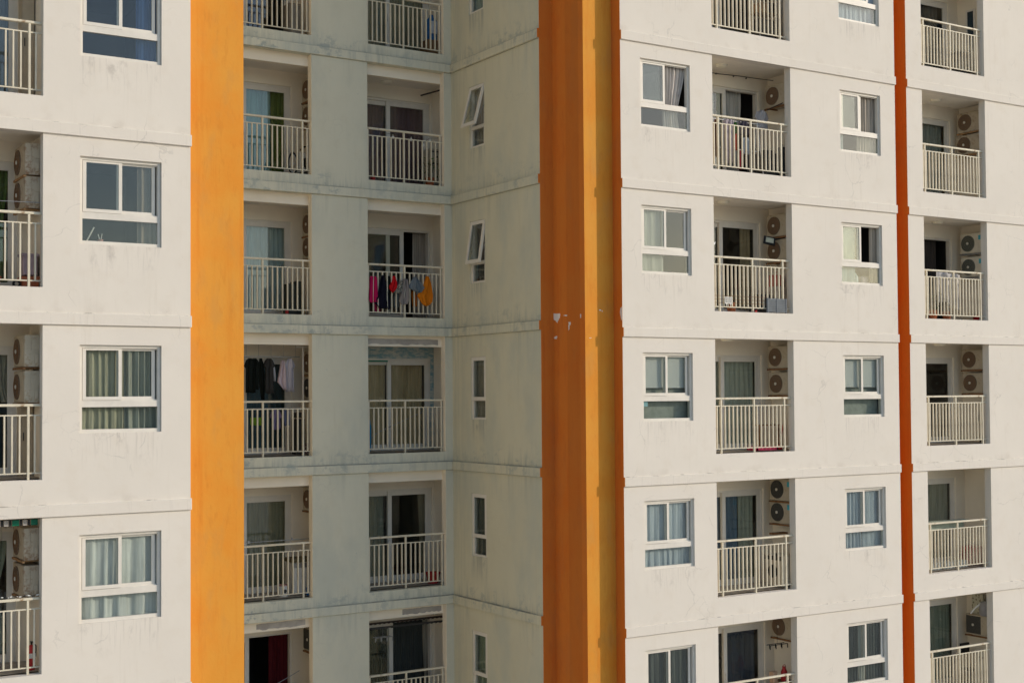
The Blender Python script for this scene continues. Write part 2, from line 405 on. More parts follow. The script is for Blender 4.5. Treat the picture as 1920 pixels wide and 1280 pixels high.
# ---- windows
def win_meshes(w=1.395, h=1.49):
    f = MB(); t = .05
    f.box(0, 0, 0, w, .07, .06).box(0, 0, h-t, w, .09, h).box(0, 0, .06, t, .09, h-t).box(w-t, 0, .06, w, .09, h-t)
    f.box(t, 0, .435, w-t, .07, .545)
    for i in range(5): f.box(.12+i*.27, -.001, .52, .145+i*.27, .0, .526)
    f.box(t, .035, .545, w-t, .05, .565).box(t, .035, h-t-.02, w-t, .05, h-t)
    sh = .905; sw = w/2 - t + .02; st = .058
    def sash():
        b = MB(); b.box(0,0,0,sw,.03,st).box(0,0,sh-st,sw,.03,sh).box(0,0,st,st,.03,sh-st).box(sw-st,0,st,sw,.03,sh-st); return b
    s = sash().mesh('sash', m_frame); pn = MB().box(st, .012, st, sw-st, .018, sh-st).mesh('pane', m_glass)
    lp = MB().box(t, .03, .06, w-t, .036, .435).mesh('pane', m_glass)
    return dict(frame=f.mesh('window', m_frame), sash=s, pane=pn, low=lp, w=w, h=h, sw=sw, t=t, sz=.55)
WM = win_meshes()
m_screw = m_dark
def window(x, k, opening=0.0):
    """two sliding sashes over a fixed pane; opening slides the rear sash back"""
    o = link('window', WM['frame'], BLD, (x, W+.05, zk(k)+WZ[0]))
    a = link('sash', WM['sash'], o, (WM['t']+.012, .016, WM['sz']+.004))
    pa = link('pane', WM['pane'], o, (WM['t']+.012, .016, WM['sz']+.004))
    xr = WM['w'] - WM['t'] - WM['sw'] - .03 - opening
    link('sash', WM['sash'], o, (xr, .052, WM['sz']+.004)); link('pane', WM['pane'], o, (xr, .052, WM['sz']+.004))
    link('pane', WM['low'], o)
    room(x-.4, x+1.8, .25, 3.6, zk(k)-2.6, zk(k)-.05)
    return o
for k in KA: window(AW[0], k)
for k, op in ((2,.60),(1,0),(0,0),(-1,0),(-2,0)): window(E1[0], k, op)
for k, op in ((3,.2),(2,.50),(1,.62),(0,0),(-1,0),(-2,0)): window(E2[0], k, op)
# narrow awning windows on the side wall
def side_window(k, tilt):
    w, h = CW[1]-CW[0], 1.47
    o = empty('x', (0,0,0)); bpy.data.objects.remove(o)
    f = MB(); t = .075
    f.box(0,0,0,w,.07,.05).box(0,0,h-t,w,.07,h).box(0,0,.05,t,.07,h-t).box(w-t,0,.05,w,.07,h-t).box(t,0,.44,w-t,.07,.52)
    if 'awn' not in _mats:
        _mats['awn'] = f.mesh('window', m_frame)
        sw, sh, st = w-.02, h-.45, .085
        b = MB(); b.box(0,0,-sh,sw,.04,-sh+st).box(0,0,-st,sw,.04,0).box(0,0,-sh+st,st,.04,-st).box(sw-st,0,-sh+st,sw,.04,-st)
        _mats['awn_s'] = b.mesh('sash', m_frame); _mats['awn_p'] = MB().box(st,.015,-sh+st,sw-st,.021,-st).mesh('pane', m_glass)
        _mats['awn_l'] = MB().box(t,.03,.05,w-t,.036,.44).mesh('pane', m_glass)
    o = link('window', _mats['awn'], BLD, (XC+.03, CW[1], zk(k)+CZ[0]), R(-90))
    for n, key in (('sash','awn_s'),('pane','awn_p')):
        s = link(n, _mats[key], o, (.01, -.022, h-.005)); s.rotation_euler = (-R(tilt), 0, 0)
    link('pane', _mats['awn_l'], o)
    if tilt:
        st_ = MB()
        for xx in (.03, w-.04): st_.box(xx, -.02, .75, xx+.012, .02, .77); st_.tube((xx, -.0, .95), (xx, -math.sin(R(tilt))*.75, .62), .008, 6)
        st_.build('stay', m_steel, o)
    b = MB()
    b.box(XC+.2, CW[0]-.3, zk(k)-2.6, XC+.21, CW[0], zk(k)-.05)
    room(XC+.21, XC+2.4, CW[0]-.3, CW[1]+.25, zk(k)-2.6, zk(k)-.05, None)
for k, tl in ((3,0),(2,15),(1,9),(0,0),(-1,0),(-2,0)): side_window(k, tl)

# ---- balconies: liner with back wall, sliding door, ceiling lamp
DEP = 1.25
def balcony(x0, x1, yb, k, door, ztop=0.03, lintel=False, lamp=None, open_=0.0, xw=None, no_door_right=False):
    """x0..x1 interior, yb inner face of the outer wall, door = (x0, x1) in the back wall"""
    xi1 = xw; back = yb + DEP - .2
    zf, zc = zk(k) + FL + .02, zk(k) + ztop
    b = MB()
    b.quad((x0,yb,zf),(xi1,yb,zf),(xi1,back,zf),(x0,back,zf))
    fl = b.build('balcony_floor', m_floor, BLD)
    b = MB(); b.quad((x0,yb,zc),(x0,back,zc),(xi1,back,zc),(xi1,yb,zc)); b.build('balcony_ceiling', m_ceil, BLD)
    b = MB()
    b.quad((x0,yb,zf),(x0,back,zf),(x0,back,zc),(x0,yb,zc)); b.quad((xi1,yb,zf),(xi1,yb,zc),(xi1,back,zc),(xi1,back,zf))
    d0, d1 = door; dt = zk(k) - .32
    for a, c, lo, hi in ((x0,d0,zf,zc),(d1,xi1,zf,zc),(d0,d1,dt,zc)): b.quad((a,back,lo),(c,back,lo),(c,back,hi),(a,back,hi))
    for xx in (d0, d1): b.quad((xx,back,zf),(xx,back+.15,zf),(xx,back+.15,dt),(xx,back,dt))
    b.quad((d0,back,dt),(d1,back,dt),(d1,back+.15,dt),(d0,back+.15,dt))
    b.box(d0-.09, back-.012, dt, d1+.09, back, dt+.07).box(d1, back-.012, zf, d1+.07, back, dt)   # door surround
    b.build('balcony_wall', m_inner, BLD)
    if lintel:
        MB().box(x0, yb-.02, zk(k)-.06, xi1, yb+.12, zk(k)+.36).build('lintel', m_inner, BLD)
        MB().box(x1-.004, RB+.004, zk(k)+FL, x1+.002, yb-.001, zk(k)+.188).build('jamb_lining', m_inner, BLD)
    # sliding door
    w = d1 - d0; hgt = dt - zf; key = 'door%.2f' % w
    if key not in _mats:
        f = MB(); t = .05
        f.box(0,0,hgt-t,w,.12,hgt).box(0,0,0,t,.12,hgt-t).box(w-t,0,0,w,.12,hgt-t).box(t,0,0,w-t,.12,.035)
        sw = w/2 - t + .055; sh = hgt - t - .035; st = .105
        s = MB(); s.box(0,0,0,sw,.04,st).box(0,0,sh-st,sw,.04,sh).box(0,0,st,st,.04,sh-st).box(sw-st,0,st,sw,.04,sh-st)
        s.box(.03,-.03,.95,.05,0,1.12)
        pn = MB().box(st,.017,st,sw-st,.023,sh-st)
        _mats[key] = (f.mesh('balcony_door', m_frame), s.mesh('sash', m_frame), pn.mesh('pane', m_glass), sw, t)
    fm, sm, pm, sw, t = _mats[key]
    o = link('balcony_door', fm, BLD, (d0, back+.03, zf))
    link('sash', sm, o, (t, .062, .035)); link('pane', pm, o, (t, .062, .035))
    xr = w - t - sw - open_
    link('sash', sm, o, (xr, .012, .035)); link('pane', pm, o, (xr, .012, .035))
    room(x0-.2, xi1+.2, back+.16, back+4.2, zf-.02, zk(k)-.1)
    if lamp:
        lx, ly = lamp
        l = MB().lathe([(.10,-.055),(.13,-.04),(.14,-.015),(.14,0)], 20).build('ceiling_lamp', m_lampglass, BLD, (lx, ly, zc))
    return back
# interior right walls
EX = 22.90; FX = 29.88; AX = 5.52; BLX = 13.16; BRX = 16.46
BACKY = .25 + DEP - .2
lampE = {2:(20.95,.75), 1:(20.95,.75), 0:(20.9,.6)}
for k in KA: balcony(2.9, AB[1], .25, k, (2.92, 5.32), xw=AX)
for k in KE:
    balcony(20.0, EB[1], .25, k, (20.2, 22.59), xw=EX, lamp=lampE.get(k), open_={2:.95}.get(k, 0))
    balcony(26.9, FB[1], .25, k, (27.13, 29.5), xw=FX, lamp=(28.35,.78) if k in (2,1,0) else None, open_={1:1.0}.get(k, 0))
    balcony(10.3, BL_[1], RB+.2, k, (10.36, 12.66), lintel=True, xw=BLX, ztop=.02, open_={0:.0,-2:1.0}.get(k,0))
    balcony(13.9, BR_[1], RB+.2, k, (14.11, 16.39), lintel=True, xw=BRX, ztop=.02, lamp=(15.0,RB+.9) if k == 2 else None, open_={1:.68,-2:1.02}.get(k,0))

# ------------------------------------------------------------------ railings
ORD = {3:'topmost', 2:'second-highest', 1:'third-highest', 0:'fourth-highest', -1:'fifth-highest', -2:'lowest'}
ORDA = {2:'topmost', 1:'second-highest', 0:'third-highest', -1:'lowest'}
COLN = {'A':'wing before the bright orange strip', 'L':'shaded bay beside the bright orange strip', 'R':'shaded bay beside the side wall',
        'E':'white wing between two window columns', 'F':'wing past the narrow orange slot'}
def where(c, k): return f"{(ORDA if c == 'A' else ORD)[k]} balcony, {COLN[c]}"
def railing(c, w, n, posts):
    """local origin at the sill, x along; handrail, two rails, posts, balusters"""
    root = empty('balcony_railing')
    hr = MB(); hr.bbox(-.02, -.03, 1.215, w+.02, .03, 1.26, .008); hr.build('handrail', m_rail, root)
    for z in (1.07, .11): MB().box(0, -.015, z-.011, w, .015, z+.011).build('rail', m_rail, root)
    pm = MB().box(-.018, -.024, 0, .018, .024, 1.215).mesh('post', m_rail)
    for x in posts: link('post', pm, root, (x, 0, 0))
    bm = MB().box(-.0125, -.02, .121, .0125, .02, 1.059).mesh('baluster', m_rail)
    for i in range(n):
        x = .133 + i*.1205 if c in 'EFA' else .075 + i*.1205
        if all(abs(x-q) > .04 for q in posts): link('baluster', bm, root, (x, 0, 0))
    return root
def place_rail(c, x0, w, n, posts, y, ks):
    first = railing(c, w, n, posts)
    for i, k in enumerate(ks):
        o = first if i == 0 else dup(first)
        o.location = (x0, y, zk(k) + FL)
        tag(o, f"cream bar railing on the {where(c, k)}", 'railing', 'cream balcony railings')
place_rail('A', AB[0], 2.40, 19, (.25, 1.24, 2.20), .17, KA)
place_rail('E', EB[0], 2.39, 18, (.25, 1.24, 2.18), .17, KE)
place_rail('F', FB[0], 2.41, 18, (.20, 1.22, 2.26), .17, KE)
place_rail('L', BL_[0], 2.07, 17, (.05, .925, 1.89), RB+.12, KE)
place_rail('R', BR_[0], 2.06, 17, (.06, 1.02, 2.0), RB+.12, KE)

# ------------------------------------------------------------------ air conditioners
def ac(body, guard, bracket, sticker=None, square=False):
    root = empty('air_conditioner')
    b = MB(); b.bbox(-.39, -.31, 0, .39, -.03, .53, .012)
    for i in range(3): b.box(.394-.006, -.26+i*.07, .10, .394, -.22+i*.07, .44)        # end ribs
    b.box(.386, -.2, .28, .402, -.06, .46).box(.386, -.15, .06, .41, -.09, .2)                # valve cover, valves
    for i in range(4): b.box(.17, -.313, .1+i*.035, .36, -.309, .112+i*.035)
    bd = b.build('body', body, root)
    g = MB(); cx, cz, r = -.135, .265, .215
    if square: g.bbox(cx-.235, -.335, .035, cx+.235, -.309, .495, .02)
    else: g.lathe([(r, -.309), (r, -.326), (r*.96, -.332)], 28, 'y', (cx, 0, cz))
    g.build('fan_guard', guard, root)
    rg = MB()
    for q in (.35, .6, .82): rg.torus((cx, -.336, cz), r*q, .004, 'y', 22, 4)
    rg.build('guard_ring', m_rust if guard is m_grille else m_dark, root)
    MB().lathe([(.035,-.333),(.035,-.345),(.02,-.35)], 12, 'y', (cx,0,cz)).build('fan_hub', m_hub, root)
    k = MB(); k.box(-.40, -.33, -.045, .40, -.29, -.008).box(-.33, -.33, -.03, -.28, 0, -.005).box(.28, -.33, -.03, .33, 0, -.005)
    k.build('bracket', bracket, root)
    MB().path([(.33,-.05,.12),(.37,-.03,-.06),(.30,-.02,-.16)], .014, 6).build('pipe', m_dark, root)
    if sticker: MB().box(.20, -.3135, .34, .33, -.311, .46).build('sticker', sticker, root)
    return root
ac_a = ac(m_ac, m_grille, m_rust); ac_b = ac(m_ac2, m_grille, m_bracket); ac_c = ac(m_ac3, m_grille3, m_steel, m_cyan)
ac_d = ac(m_ac, m_grille2, m_rust, m_cyan); ac_e = ac(m_ac, m_grille2, m_rust, square=True)
used = set()
def place_ac(proto, c, k, xw, y, z, lab):
    o = proto if id(proto) not in used else dup(proto); used.add(id(proto))
    o.location = (xw, y, zk(k)+z); o.rotation_euler = (0, 0, R(-90))
    tag(o, f"{lab} on the {where(c, k)}", 'air conditioner', 'air conditioners on balcony walls')
T1, T2 = -.65, -1.28
ACS = [
 (ac_a,'E',2,EX,.67,-.78,'single cream air conditioner'),
 (ac_a,'E',1,EX,.67,-.70,'upper brown-fan air conditioner'),(ac_a,'E',1,EX,.67,-1.30,'lower brown-fan air conditioner'),
 (ac_a,'E',0,EX,.68,-.64,'upper brown-fan air conditioner'),(ac_a,'E',0,EX,.66,-1.27,'lower brown-fan air conditioner'),
 (ac_d,'E',-1,EX,.67,-.58,'upper stickered air conditioner'),(ac_d,'E',-1,EX,.67,-1.12,'lower stickered air conditioner'),
 (ac_a,'E',-2,EX,.67,-.62,'single cream air conditioner'),
 (ac_b,'F',2,FX,.72,-.70,'upper rusty air conditioner'),(ac_b,'F',2,FX,.76,-1.30,'lower rusty air conditioner'),
 (ac_c,'F',1,FX,.68,-.75,'upper pale stickered air conditioner'),(ac_c,'F',1,FX,.67,-1.38,'lower pale stickered air conditioner'),
 (ac_a,'F',0,FX,.70,-.64,'upper brown-fan air conditioner'),(ac_a,'F',0,FX,.68,-1.26,'lower brown-fan air conditioner'),
 (ac_e,'F',-2,FX,.70,-1.25,'square-guard air conditioner'),
 (ac_b,'A',1,AX,.67,-.68,'upper boxy rusty air conditioner'),(ac_b,'A',1,AX,.67,-1.24,'lower boxy rusty air conditioner'),
 (ac_a,'A',0,AX,.67,-.70,'upper boxy air conditioner'),(ac_a,'A',0,AX,.67,-1.30,'lower boxy air conditioner'),
 (ac_b,'A',-1,AX,.67,-.72,'upper decayed air conditioner'),(ac_b,'A',-1,AX,.67,-1.34,'lower decayed air conditioner'),
 (ac_a,'L',2,BLX,YB+.70,-.72,'upper half-hidden air conditioner'),(ac_a,'L',2,BLX,YB+.70,-1.34,'lower half-hidden air conditioner'),
 (ac_a,'L',1,BLX,YB+.70,-.68,'upper half-hidden air conditioner'),(ac_a,'L',1,BLX,YB+.70,-1.22,'lower half-hidden air conditioner'),
 (ac_b,'L',0,BLX,YB+.68,-.72,'upper half-hidden air conditioner'),(ac_d,'L',0,BLX,YB+.68,-1.30,'lower half-hidden air conditioner'),
 (ac_a,'L',-1,BLX,YB+.70,-.68,'half-hidden air conditioner'),
 (ac_e,'L',-2,BLX,YB+.68,-.72,'half-hidden square-guard air conditioner'),
]
for a in ACS: place_ac(*a)

# ------------------------------------------------------------------ curtains
def curtain_mesh(w, h, folds, amp, seed=0, tie=None, lean=0):
    rr = random.Random(seed); ph = [rr.random()*6 for _ in range(6)]
    def fn(u, v):
        z = -h*v; s = 1.0
        if tie:
            tv, tw = tie
            s = 1 - (1-tw)*math.sin(min(1, v/tv)*PI/2)**2 if v < tv else tw + (1-tw)*.35*((v-tv)/(1-tv))
        x = lean*v + u*w*s
        a = u*folds*2*PI + .7*math.sin(u*9+ph[0]) + .25*math.sin(v*3+ph[1])
        y = amp*(math.sin(a) + .35*math.sin(2.3*a+ph[2])) * (.75+.25*math.sin(v*2.2+ph[3]))
        return (x, y, z)
    return MB().sheet(fn, max(24, int(folds*10)), 14)
cseed = [0]
def curtain(x0, x1, y, ztop, zbot, rgb, mname, label, folds=None, amp=.022, tie=None, lean=0, rot=0, loc=None):
    cseed[0] += 1; w = x1 - x0
    b = curtain_mesh(w, ztop-zbot, folds or max(3, w*8), amp, cseed[0], tie, lean)
    rgb = tuple(min(.8, c*1.1) for c in rgb)
    o = b.build('curtain', fabric(mname, rgb), None, loc or (x0, y, ztop), rot, .003)
    tag(o, label, 'curtain', 'curtains behind the glass'); return o
WCOL = {'A':'wing before the bright orange strip', '1':'column beside the dark orange pier', '2':'column beside the narrow orange slot', 'C':'narrow side wall column'}
def wwin(c, k): return f"{(ORDA if c == 'A' else ORD)[k]} window, {WCOL[c]}"
WY = .225
def wcurt(c, k, x0, x1, rgb, mn, lab, zb=-1.95, zt=-.3, **kw):
    base = {'A':AW,'1':E1,'2':E2}[c][0]
    return curtain(base+x0, base+x1, WY, zk(k)+zt, zk(k)+zb, rgb, mn, f"{lab} in the {wwin(c,k)}", **kw)
NAVY=(.03,.07,.18); GREY=(.36,.37,.35); SHEER=(.58,.60,.58); BEIGE=(.40,.34,.27); DKG=(.085,.10,.10)
wcurt('A',2,1.0,1.36,NAVY,'navy_curtain','navy blue drape')
wcurt('A',1,1.02,1.38,(.22,.19,.16),'brown_curtain','dull brown drape')
wcurt('A',0,-.02,.78,(.36,.355,.28),'sage_curtain','sage pleated drape', folds=6, amp=.035)
wcurt('A',0,.80,1.42,(.33,.345,.31),'grey_green_curtain','grey-green pleated drape', folds=5, amp=.035)
wcurt('A',-1,-.02,1.42,(.54,.57,.57),'white_sheer_curtain','pale sheer drape', folds=5, amp=.03)
wcurt('1',2,.70,1.38,(.52,.48,.44),'warm_grey_curtain','gathered warm grey drape', folds=7, amp=.03, tie=(.75,.62), lean=.06)
wcurt('1',1,-.02,.72,(.34,.35,.32),'grey_curtain','flat grey drape', folds=3, amp=.01)
wcurt('1',-1,.0,1.40,(.40,.46,.52),'pale_blue_curtain','pale blue sheer drape', folds=8)
wcurt('1',-2,.0,1.40,DKG,'charcoal_curtain','charcoal pleated drape', folds=9)
wcurt('2',3,.0,1.4,(.42,.46,.50),'pale_blue_curtain','pale blue drape', folds=9)
wcurt('2',2,.74,1.40,(.40,.35,.29),'tan_curtain','tan gathered drape', folds=6, amp=.03)
wcurt('2',2,-.02,.26,SHEER,'sheer_curtain','narrow pale drape', folds=3)
wcurt('2',1,.0,.62,(.32,.38,.38),'mint_curtain','smooth mint drape', folds=2, amp=.01)
wcurt('2',1,1.12,1.4,BEIGE,'beige_curtain','narrow beige drape', folds=3)
wcurt('2',-1,.0,.72,(.44,.50,.52),'pale_blue_curtain','pale blue sheer drape', folds=6)
wcurt('2',-1,.74,1.40,(.34,.40,.46),'slate_blue_curtain','slate blue drape', folds=3, amp=.012)
wcurt('2',-2,-.02,.52,DKG,'charcoal_curtain','charcoal pleated drape', folds=6)
wcurt('2',-2,.56,.76,(.40,.40,.36),'pale_grey_curtain','narrow pale grey drape', folds=2)
wcurt('2',-2,.80,1.40,DKG,'charcoal_curtain','wide charcoal drape', folds=6)
# roller blinds, fourth floor down
for c, base in (('1',E1[0]),('2',E2[0])):
    b = MB().box(-.02, 0, -.78, 1.40, .004, 0); b.tube((-.02,.0,-.79),(1.40,.0,-.79),.012,8)
    r_ = empty('roller_blind', (base, WY, zk(0)-.30))
    b.build('blind', fabric('white_blind_cloth', (.62,.64,.64), .03), r_)
    MB().tube((-.03,.0,.0),(1.41,0,0),.03,10).build('roller', m_whitep, r_)
    tag(r_, f"half-lowered white roller blind in the {wwin(c,0)}", 'roller blind')
    MB().box(-.02, .1, 0, 1.42, .11, 1.6).build('backing_screen', plain('grey_screen', (.30,.33,.31), .8), None, (base, WY-.02, zk(0)-1.95))
for o in bpy.data.objects:
    if o.name.startswith('backing_screen'):
        c = '1' if o.location.x < 20 else '2'
        o.name = 'panel_screen'; tag(o, f"grey panel screen behind the blind in the {wwin(c,0)}", 'panel screen')
# side wall curtains (hang parallel to the side wall)
for k, rgb, mn, lab in ((3,(.34,.40,.40),'teal_grey_curtain','teal-grey drape'),(2,(.30,.28,.25),'taupe_curtain','taupe drape'),(0,(.26,.24,.21),'grey_brown_curtain','grey-brown drape'),(-1,(.13,.13,.11),'olive_dark_curtain','dark olive slats drape'),(-2,(.27,.31,.24),'sage_green_curtain','sage green drape')):
    curtain(0, .70, 0, 0, -1.65, rgb, mn, f"{lab} in the {wwin('C',k)}", folds=5, rot=R(-90), loc=(XC+.16, CW[1]+.02, zk(k)-.28))
# balcony door curtains
DY = BACKY + .20; DYB = RB + .2 + DEP - .2 + .20
def dcurt(c, k, x0, x1, rgb, mn, lab, zb=-2.55, zt=-.36, **kw):
    y = DY if c in 'AEF' else DYB
    return curtain(x0, x1, y, zk(k)+zt, zk(k)+zb, rgb, mn, f"{lab} behind the door, {where(c,k)}", **kw)
dcurt('A',2,3.0,5.3,(.15,.17,.19),'slate_curtain','slate drape')
dcurt('A',1,4.0,4.85,(.06,.12,.22),'deep_blue_curtain','deep blue drape')
dcurt('A',1,4.87,5.2,(.13,.20,.06),'leaf_green_curtain','tied green drape', folds=3, tie=(.6,.5), lean=.12)
dcurt('A',0,4.95,5.28,(.46,.44,.38),'ivory_curtain','ivory drape', folds=3, zb=-1.3, tie=(.8,.4), lean=.15)
dcurt('A',-1,4.72,5.2,(.34,.36,.29),'grey_sage_curtain','tied grey-sage drape', folds=4, tie=(.55,.4), lean=.28)
dcurt('L',3,10.6,12.0,(.05,.06,.12),'ink_curtain','ink blue drape')
dcurt('L',2,11.5,12.22,(.20,.40,.42),'turquoise_curtain','turquoise drape', folds=6)
dcurt('L',2,12.23,12.6,(.15,.19,.05),'olive_curtain','olive green drape', folds=3)
dcurt('L',1,11.45,12.6,(.42,.52,.56),'sky_sheer_curtain','sky blue sheer drape', folds=11, amp=.012)
dcurt('L',0,11.5,12.6,(.06,.11,.14),'petrol_curtain','petrol blue drape', folds=7)
dcurt('L',-1,11.4,12.6,(.30,.29,.22),'khaki_curtain','khaki sheer drape', folds=12, amp=.012)
dcurt('L',-2,12.16,12.62,(.085,.014,.018),'wine_curtain','wine red drape', folds=5, amp=.03)
dcurt('R',3,14.1,16.3,(.30,.28,.21),'grey_beige_curtain','grey-beige drape', folds=9)
dcurt('R',2,14.1,15.2,(.17,.105,.125),'plum_curtain','plum drape, fixed leaf', folds=6)
dcurt('R',2,15.34,16.3,(.17,.105,.125),'plum_curtain','plum drape, sliding leaf', folds=6)
dcurt('R',1,16.0,16.36,(.40,.34,.28),'mushroom_curtain','bunched mushroom drape', folds=5, amp=.035)
dcurt('R',0,14.1,15.2,(.56,.43,.27),'tan_pleat_curtain','tan pleated drape, fixed leaf', folds=8, amp=.03)
dcurt('R',0,15.32,16.24,(.56,.43,.27),'tan_pleat_curtain','tan pleated drape, sliding leaf', folds=8, amp=.03)
dcurt('R',-1,14.1,15.15,(.26,.27,.23),'ash_curtain','ash grey drape', folds=8)
dcurt('R',-1,16.1,16.34,(.33,.28,.2),'straw_curtain','tied straw drape', folds=3, tie=(.6,.4), lean=.1)
dcurt('R',-2,14.1,15.1,(.10,.095,.07),'dark_khaki_curtain','dark khaki slatted drape', folds=12, amp=.015)
dcurt('R',-2,15.1,16.22,(.055,.06,.055),'black_strip_curtain','black strip drape', folds=18, amp=.012)
dcurt('R',-2,16.2,16.36,(.33,.30,.24),'straw_grey_curtain','narrow straw drape', folds=2, tie=(.7,.4), lean=.1)
dcurt('E',3,20.3,22.4,(.12,.11,.10),'dark_umber_curtain','dark umber drape')
dcurt('E',2,21.6,22.2,(.50,.47,.42),'stone_curtain','gathered stone drape', folds=6, amp=.035, tie=(.8,.6), lean=.14)
dcurt('E',1,22.12,22.44,(.46,.36,.23),'honey_curtain','honey drape', folds=3)
dcurt('E',0,20.3,22.5,(.52,.54,.47),'cream_green_curtain','cream-green pleated drape', folds=15)
dcurt('E',-1,20.3,21.95,(.16,.23,.32),'denim_curtain','denim blue drape', folds=11)
dcurt('E',-1,21.96,22.44,(.42,.44,.38),'pale_sage_curtain','pale sage drape', folds=4)
dcurt('E',-2,21.45,22.45,(.10,.115,.15),'midnight_curtain','midnight blue pleated drape', folds=6, amp=.035)
dcurt('F',3,27.3,29.3,(.13,.12,.115),'dark_taupe_curtain','dark taupe drape')
dcurt('F',2,28.8,29.4,(.30,.32,.30),'smoke_curtain','smoke grey drape', folds=4, amp=.015)
dcurt('F',2,27.3,28.8,(.24,.26,.25),'dim_smoke_curtain','dim smoke drape', folds=8, amp=.012)
dcurt('F',1,27.6,29.1,(.06,.05,.045),'espresso_blind','espresso brown strip drape', folds=18, amp=.015)
dcurt('F',-1,27.3,28.5,(.42,.40,.33),'oat_curtain','oat sheer drape, deeper leaf', folds=9)
dcurt('F',-1,28.55,29.4,(.36,.35,.29),'oat_curtain','oat sheer drape, nearer leaf', folds=7)
dcurt('F',-2,27.3,29.4,(.28,.31,.26),'moss_grey_curtain','moss grey drape', folds=14)

# ------------------------------------------------------------------ laundry
def cloth(rows, rgb, mn, name, label, cat, y, nc=20, amp=.026, thick=.006, group='laundry on the balconies', seed=0, mat=None, wide=1):
    """rows = [(z, x_left, x_right)] outline from top to bottom, in storey coordinates already absolute"""
    rr = random.Random(seed*7+len(rows)); ph = rr.random()*6
    x0 = sum(r[1]+r[2] for r in rows)/(2*len(rows)); zt = rows[0][0]
    if wide != 1: rows = [(r[0], (r[1]+r[2])/2-(r[2]-r[1])/2*wide, (r[1]+r[2])/2+(r[2]-r[1])/2*wide) for r in rows]
    fine = []
    for a, b in zip(rows, rows[1:]):
        for i in range(4): t = i/4; fine.append(tuple(a[j]+(b[j]-a[j])*t for j in range(3)))
    fine.append(rows[-1]); n = len(fine)-1
    def fn(u, v):
        r = fine[int(round(v*n))]
        x = r[1] + (r[2]-r[1])*u
        return (x-x0, amp*math.sin(u*9+ph+v*1.5)+amp*.6*math.sin(u*21+v*4), r[0]-zt + .01*math.sin(u*7+ph)*v)
    o = MB().sheet(fn, nc, n).build(name, mat or fabric(mn, rgb), None, (x0, y, zt), 0, thick)
    return tag(o, label, cat, group)
def L(k, *rows): return [(zk(k)+z, a, b) for z, a, b in rows]
ry = RB + .08
cloth(L(1,(-1.63,14.16,14.27),(-1.70,14.15,14.29),(-2.2,14.13,14.30),(-2.24,14.14,14.31)),(.50,.015,.10),'magenta_cloth','towel','magenta towel hanging first on the laundry railing','towel',ry,seed=1,wide=1.35)
cloth(L(1,(-1.64,14.31,14.36),(-1.9,14.31,14.35),(-2.2,14.30,14.36),(-2.45,14.29,14.41)),(.42,.02,.09),'pink_cloth','scarf','thin pink-red scarf behind the navy dress on the laundry railing','scarf',ry+.1,seed=2,wide=1.35)
cloth(L(1,(-1.60,14.44,14.49),(-1.8,14.40,14.55),(-2.1,14.35,14.58),(-2.25,14.30,14.62),(-2.38,14.42,14.64)),(.012,.012,.022),'navy_cloth','dress','navy black dress flaring downward on the laundry railing','dress',ry,seed=3,wide=1.35,amp=.03)
cloth(L(1,(-1.60,14.62,14.68),(-1.75,14.60,14.70),(-2.4,14.56,14.64)),(.015,.018,.016),'black_cloth','sock','black stocking hanging between navy dress and red top','stocking',ry+.06,seed=4,wide=1.35)
cloth(L(1,(-1.60,14.74,14.78),(-1.75,14.72,14.81),(-1.88,14.66,14.80),(-1.99,14.70,14.74)),(.55,.015,.02),'red_cloth','vest','small bright red top on the laundry railing','vest',ry,seed=5,wide=1.35)
cloth(L(1,(-1.64,14.85,14.89),(-1.85,14.84,14.92),(-2.35,14.80,14.90)),(.10,.12,.13),'slate_cloth','trousers','slate trousers behind the checked cloth on the laundry railing','trousers',ry+.08,seed=6,wide=1.35)
cloth(L(1,(-1.70,14.94,14.98),(-1.85,14.86,14.97),(-2.0,14.78,14.90)),(0,0,0),'','shirt','black and white checked cloth on the laundry railing','shirt',ry-.02,seed=7,wide=1.35,mat=checked('black_white_check',(.45,.43,.36),(.03,.03,.03),40))
cloth(L(1,(-1.66,15.02,15.10),(-1.9,14.99,15.12),(-2.2,14.92,15.10),(-2.27,14.95,15.08)),(.27,.24,.23),'grey_cloth','shirt','long plain grey shirt in the middle of the laundry railing','shirt',ry-.01,seed=8,wide=1.35)
cloth(L(1,(-1.60,15.30,15.35),(-1.72,15.25,15.42),(-1.86,15.20,15.50),(-1.97,15.38,15.46)),(.17,.20,.23),'blue_grey_cloth','shorts','blue-grey shorts before the orange blouse on the laundry railing','shorts',ry-.02,seed=9,wide=1.35,amp=.03)
cloth(L(1,(-1.92,15.31,15.39),(-2.3,15.33,15.40)),(.52,.15,.02),'rust_cloth','towel','narrow orange towel below the blue-grey shorts','towel',ry+.1,seed=10,wide=1.35)
cloth(L(1,(-1.57,15.64,15.68),(-1.75,15.59,15.72),(-2.05,15.44,15.73),(-2.2,15.52,15.72),(-2.28,15.56,15.66)),(.62,.19,.015),'orange_cloth','blouse','bright orange blouse hanging last on the laundry railing','blouse',ry-.02,seed=11,wide=1.35,amp=.03)
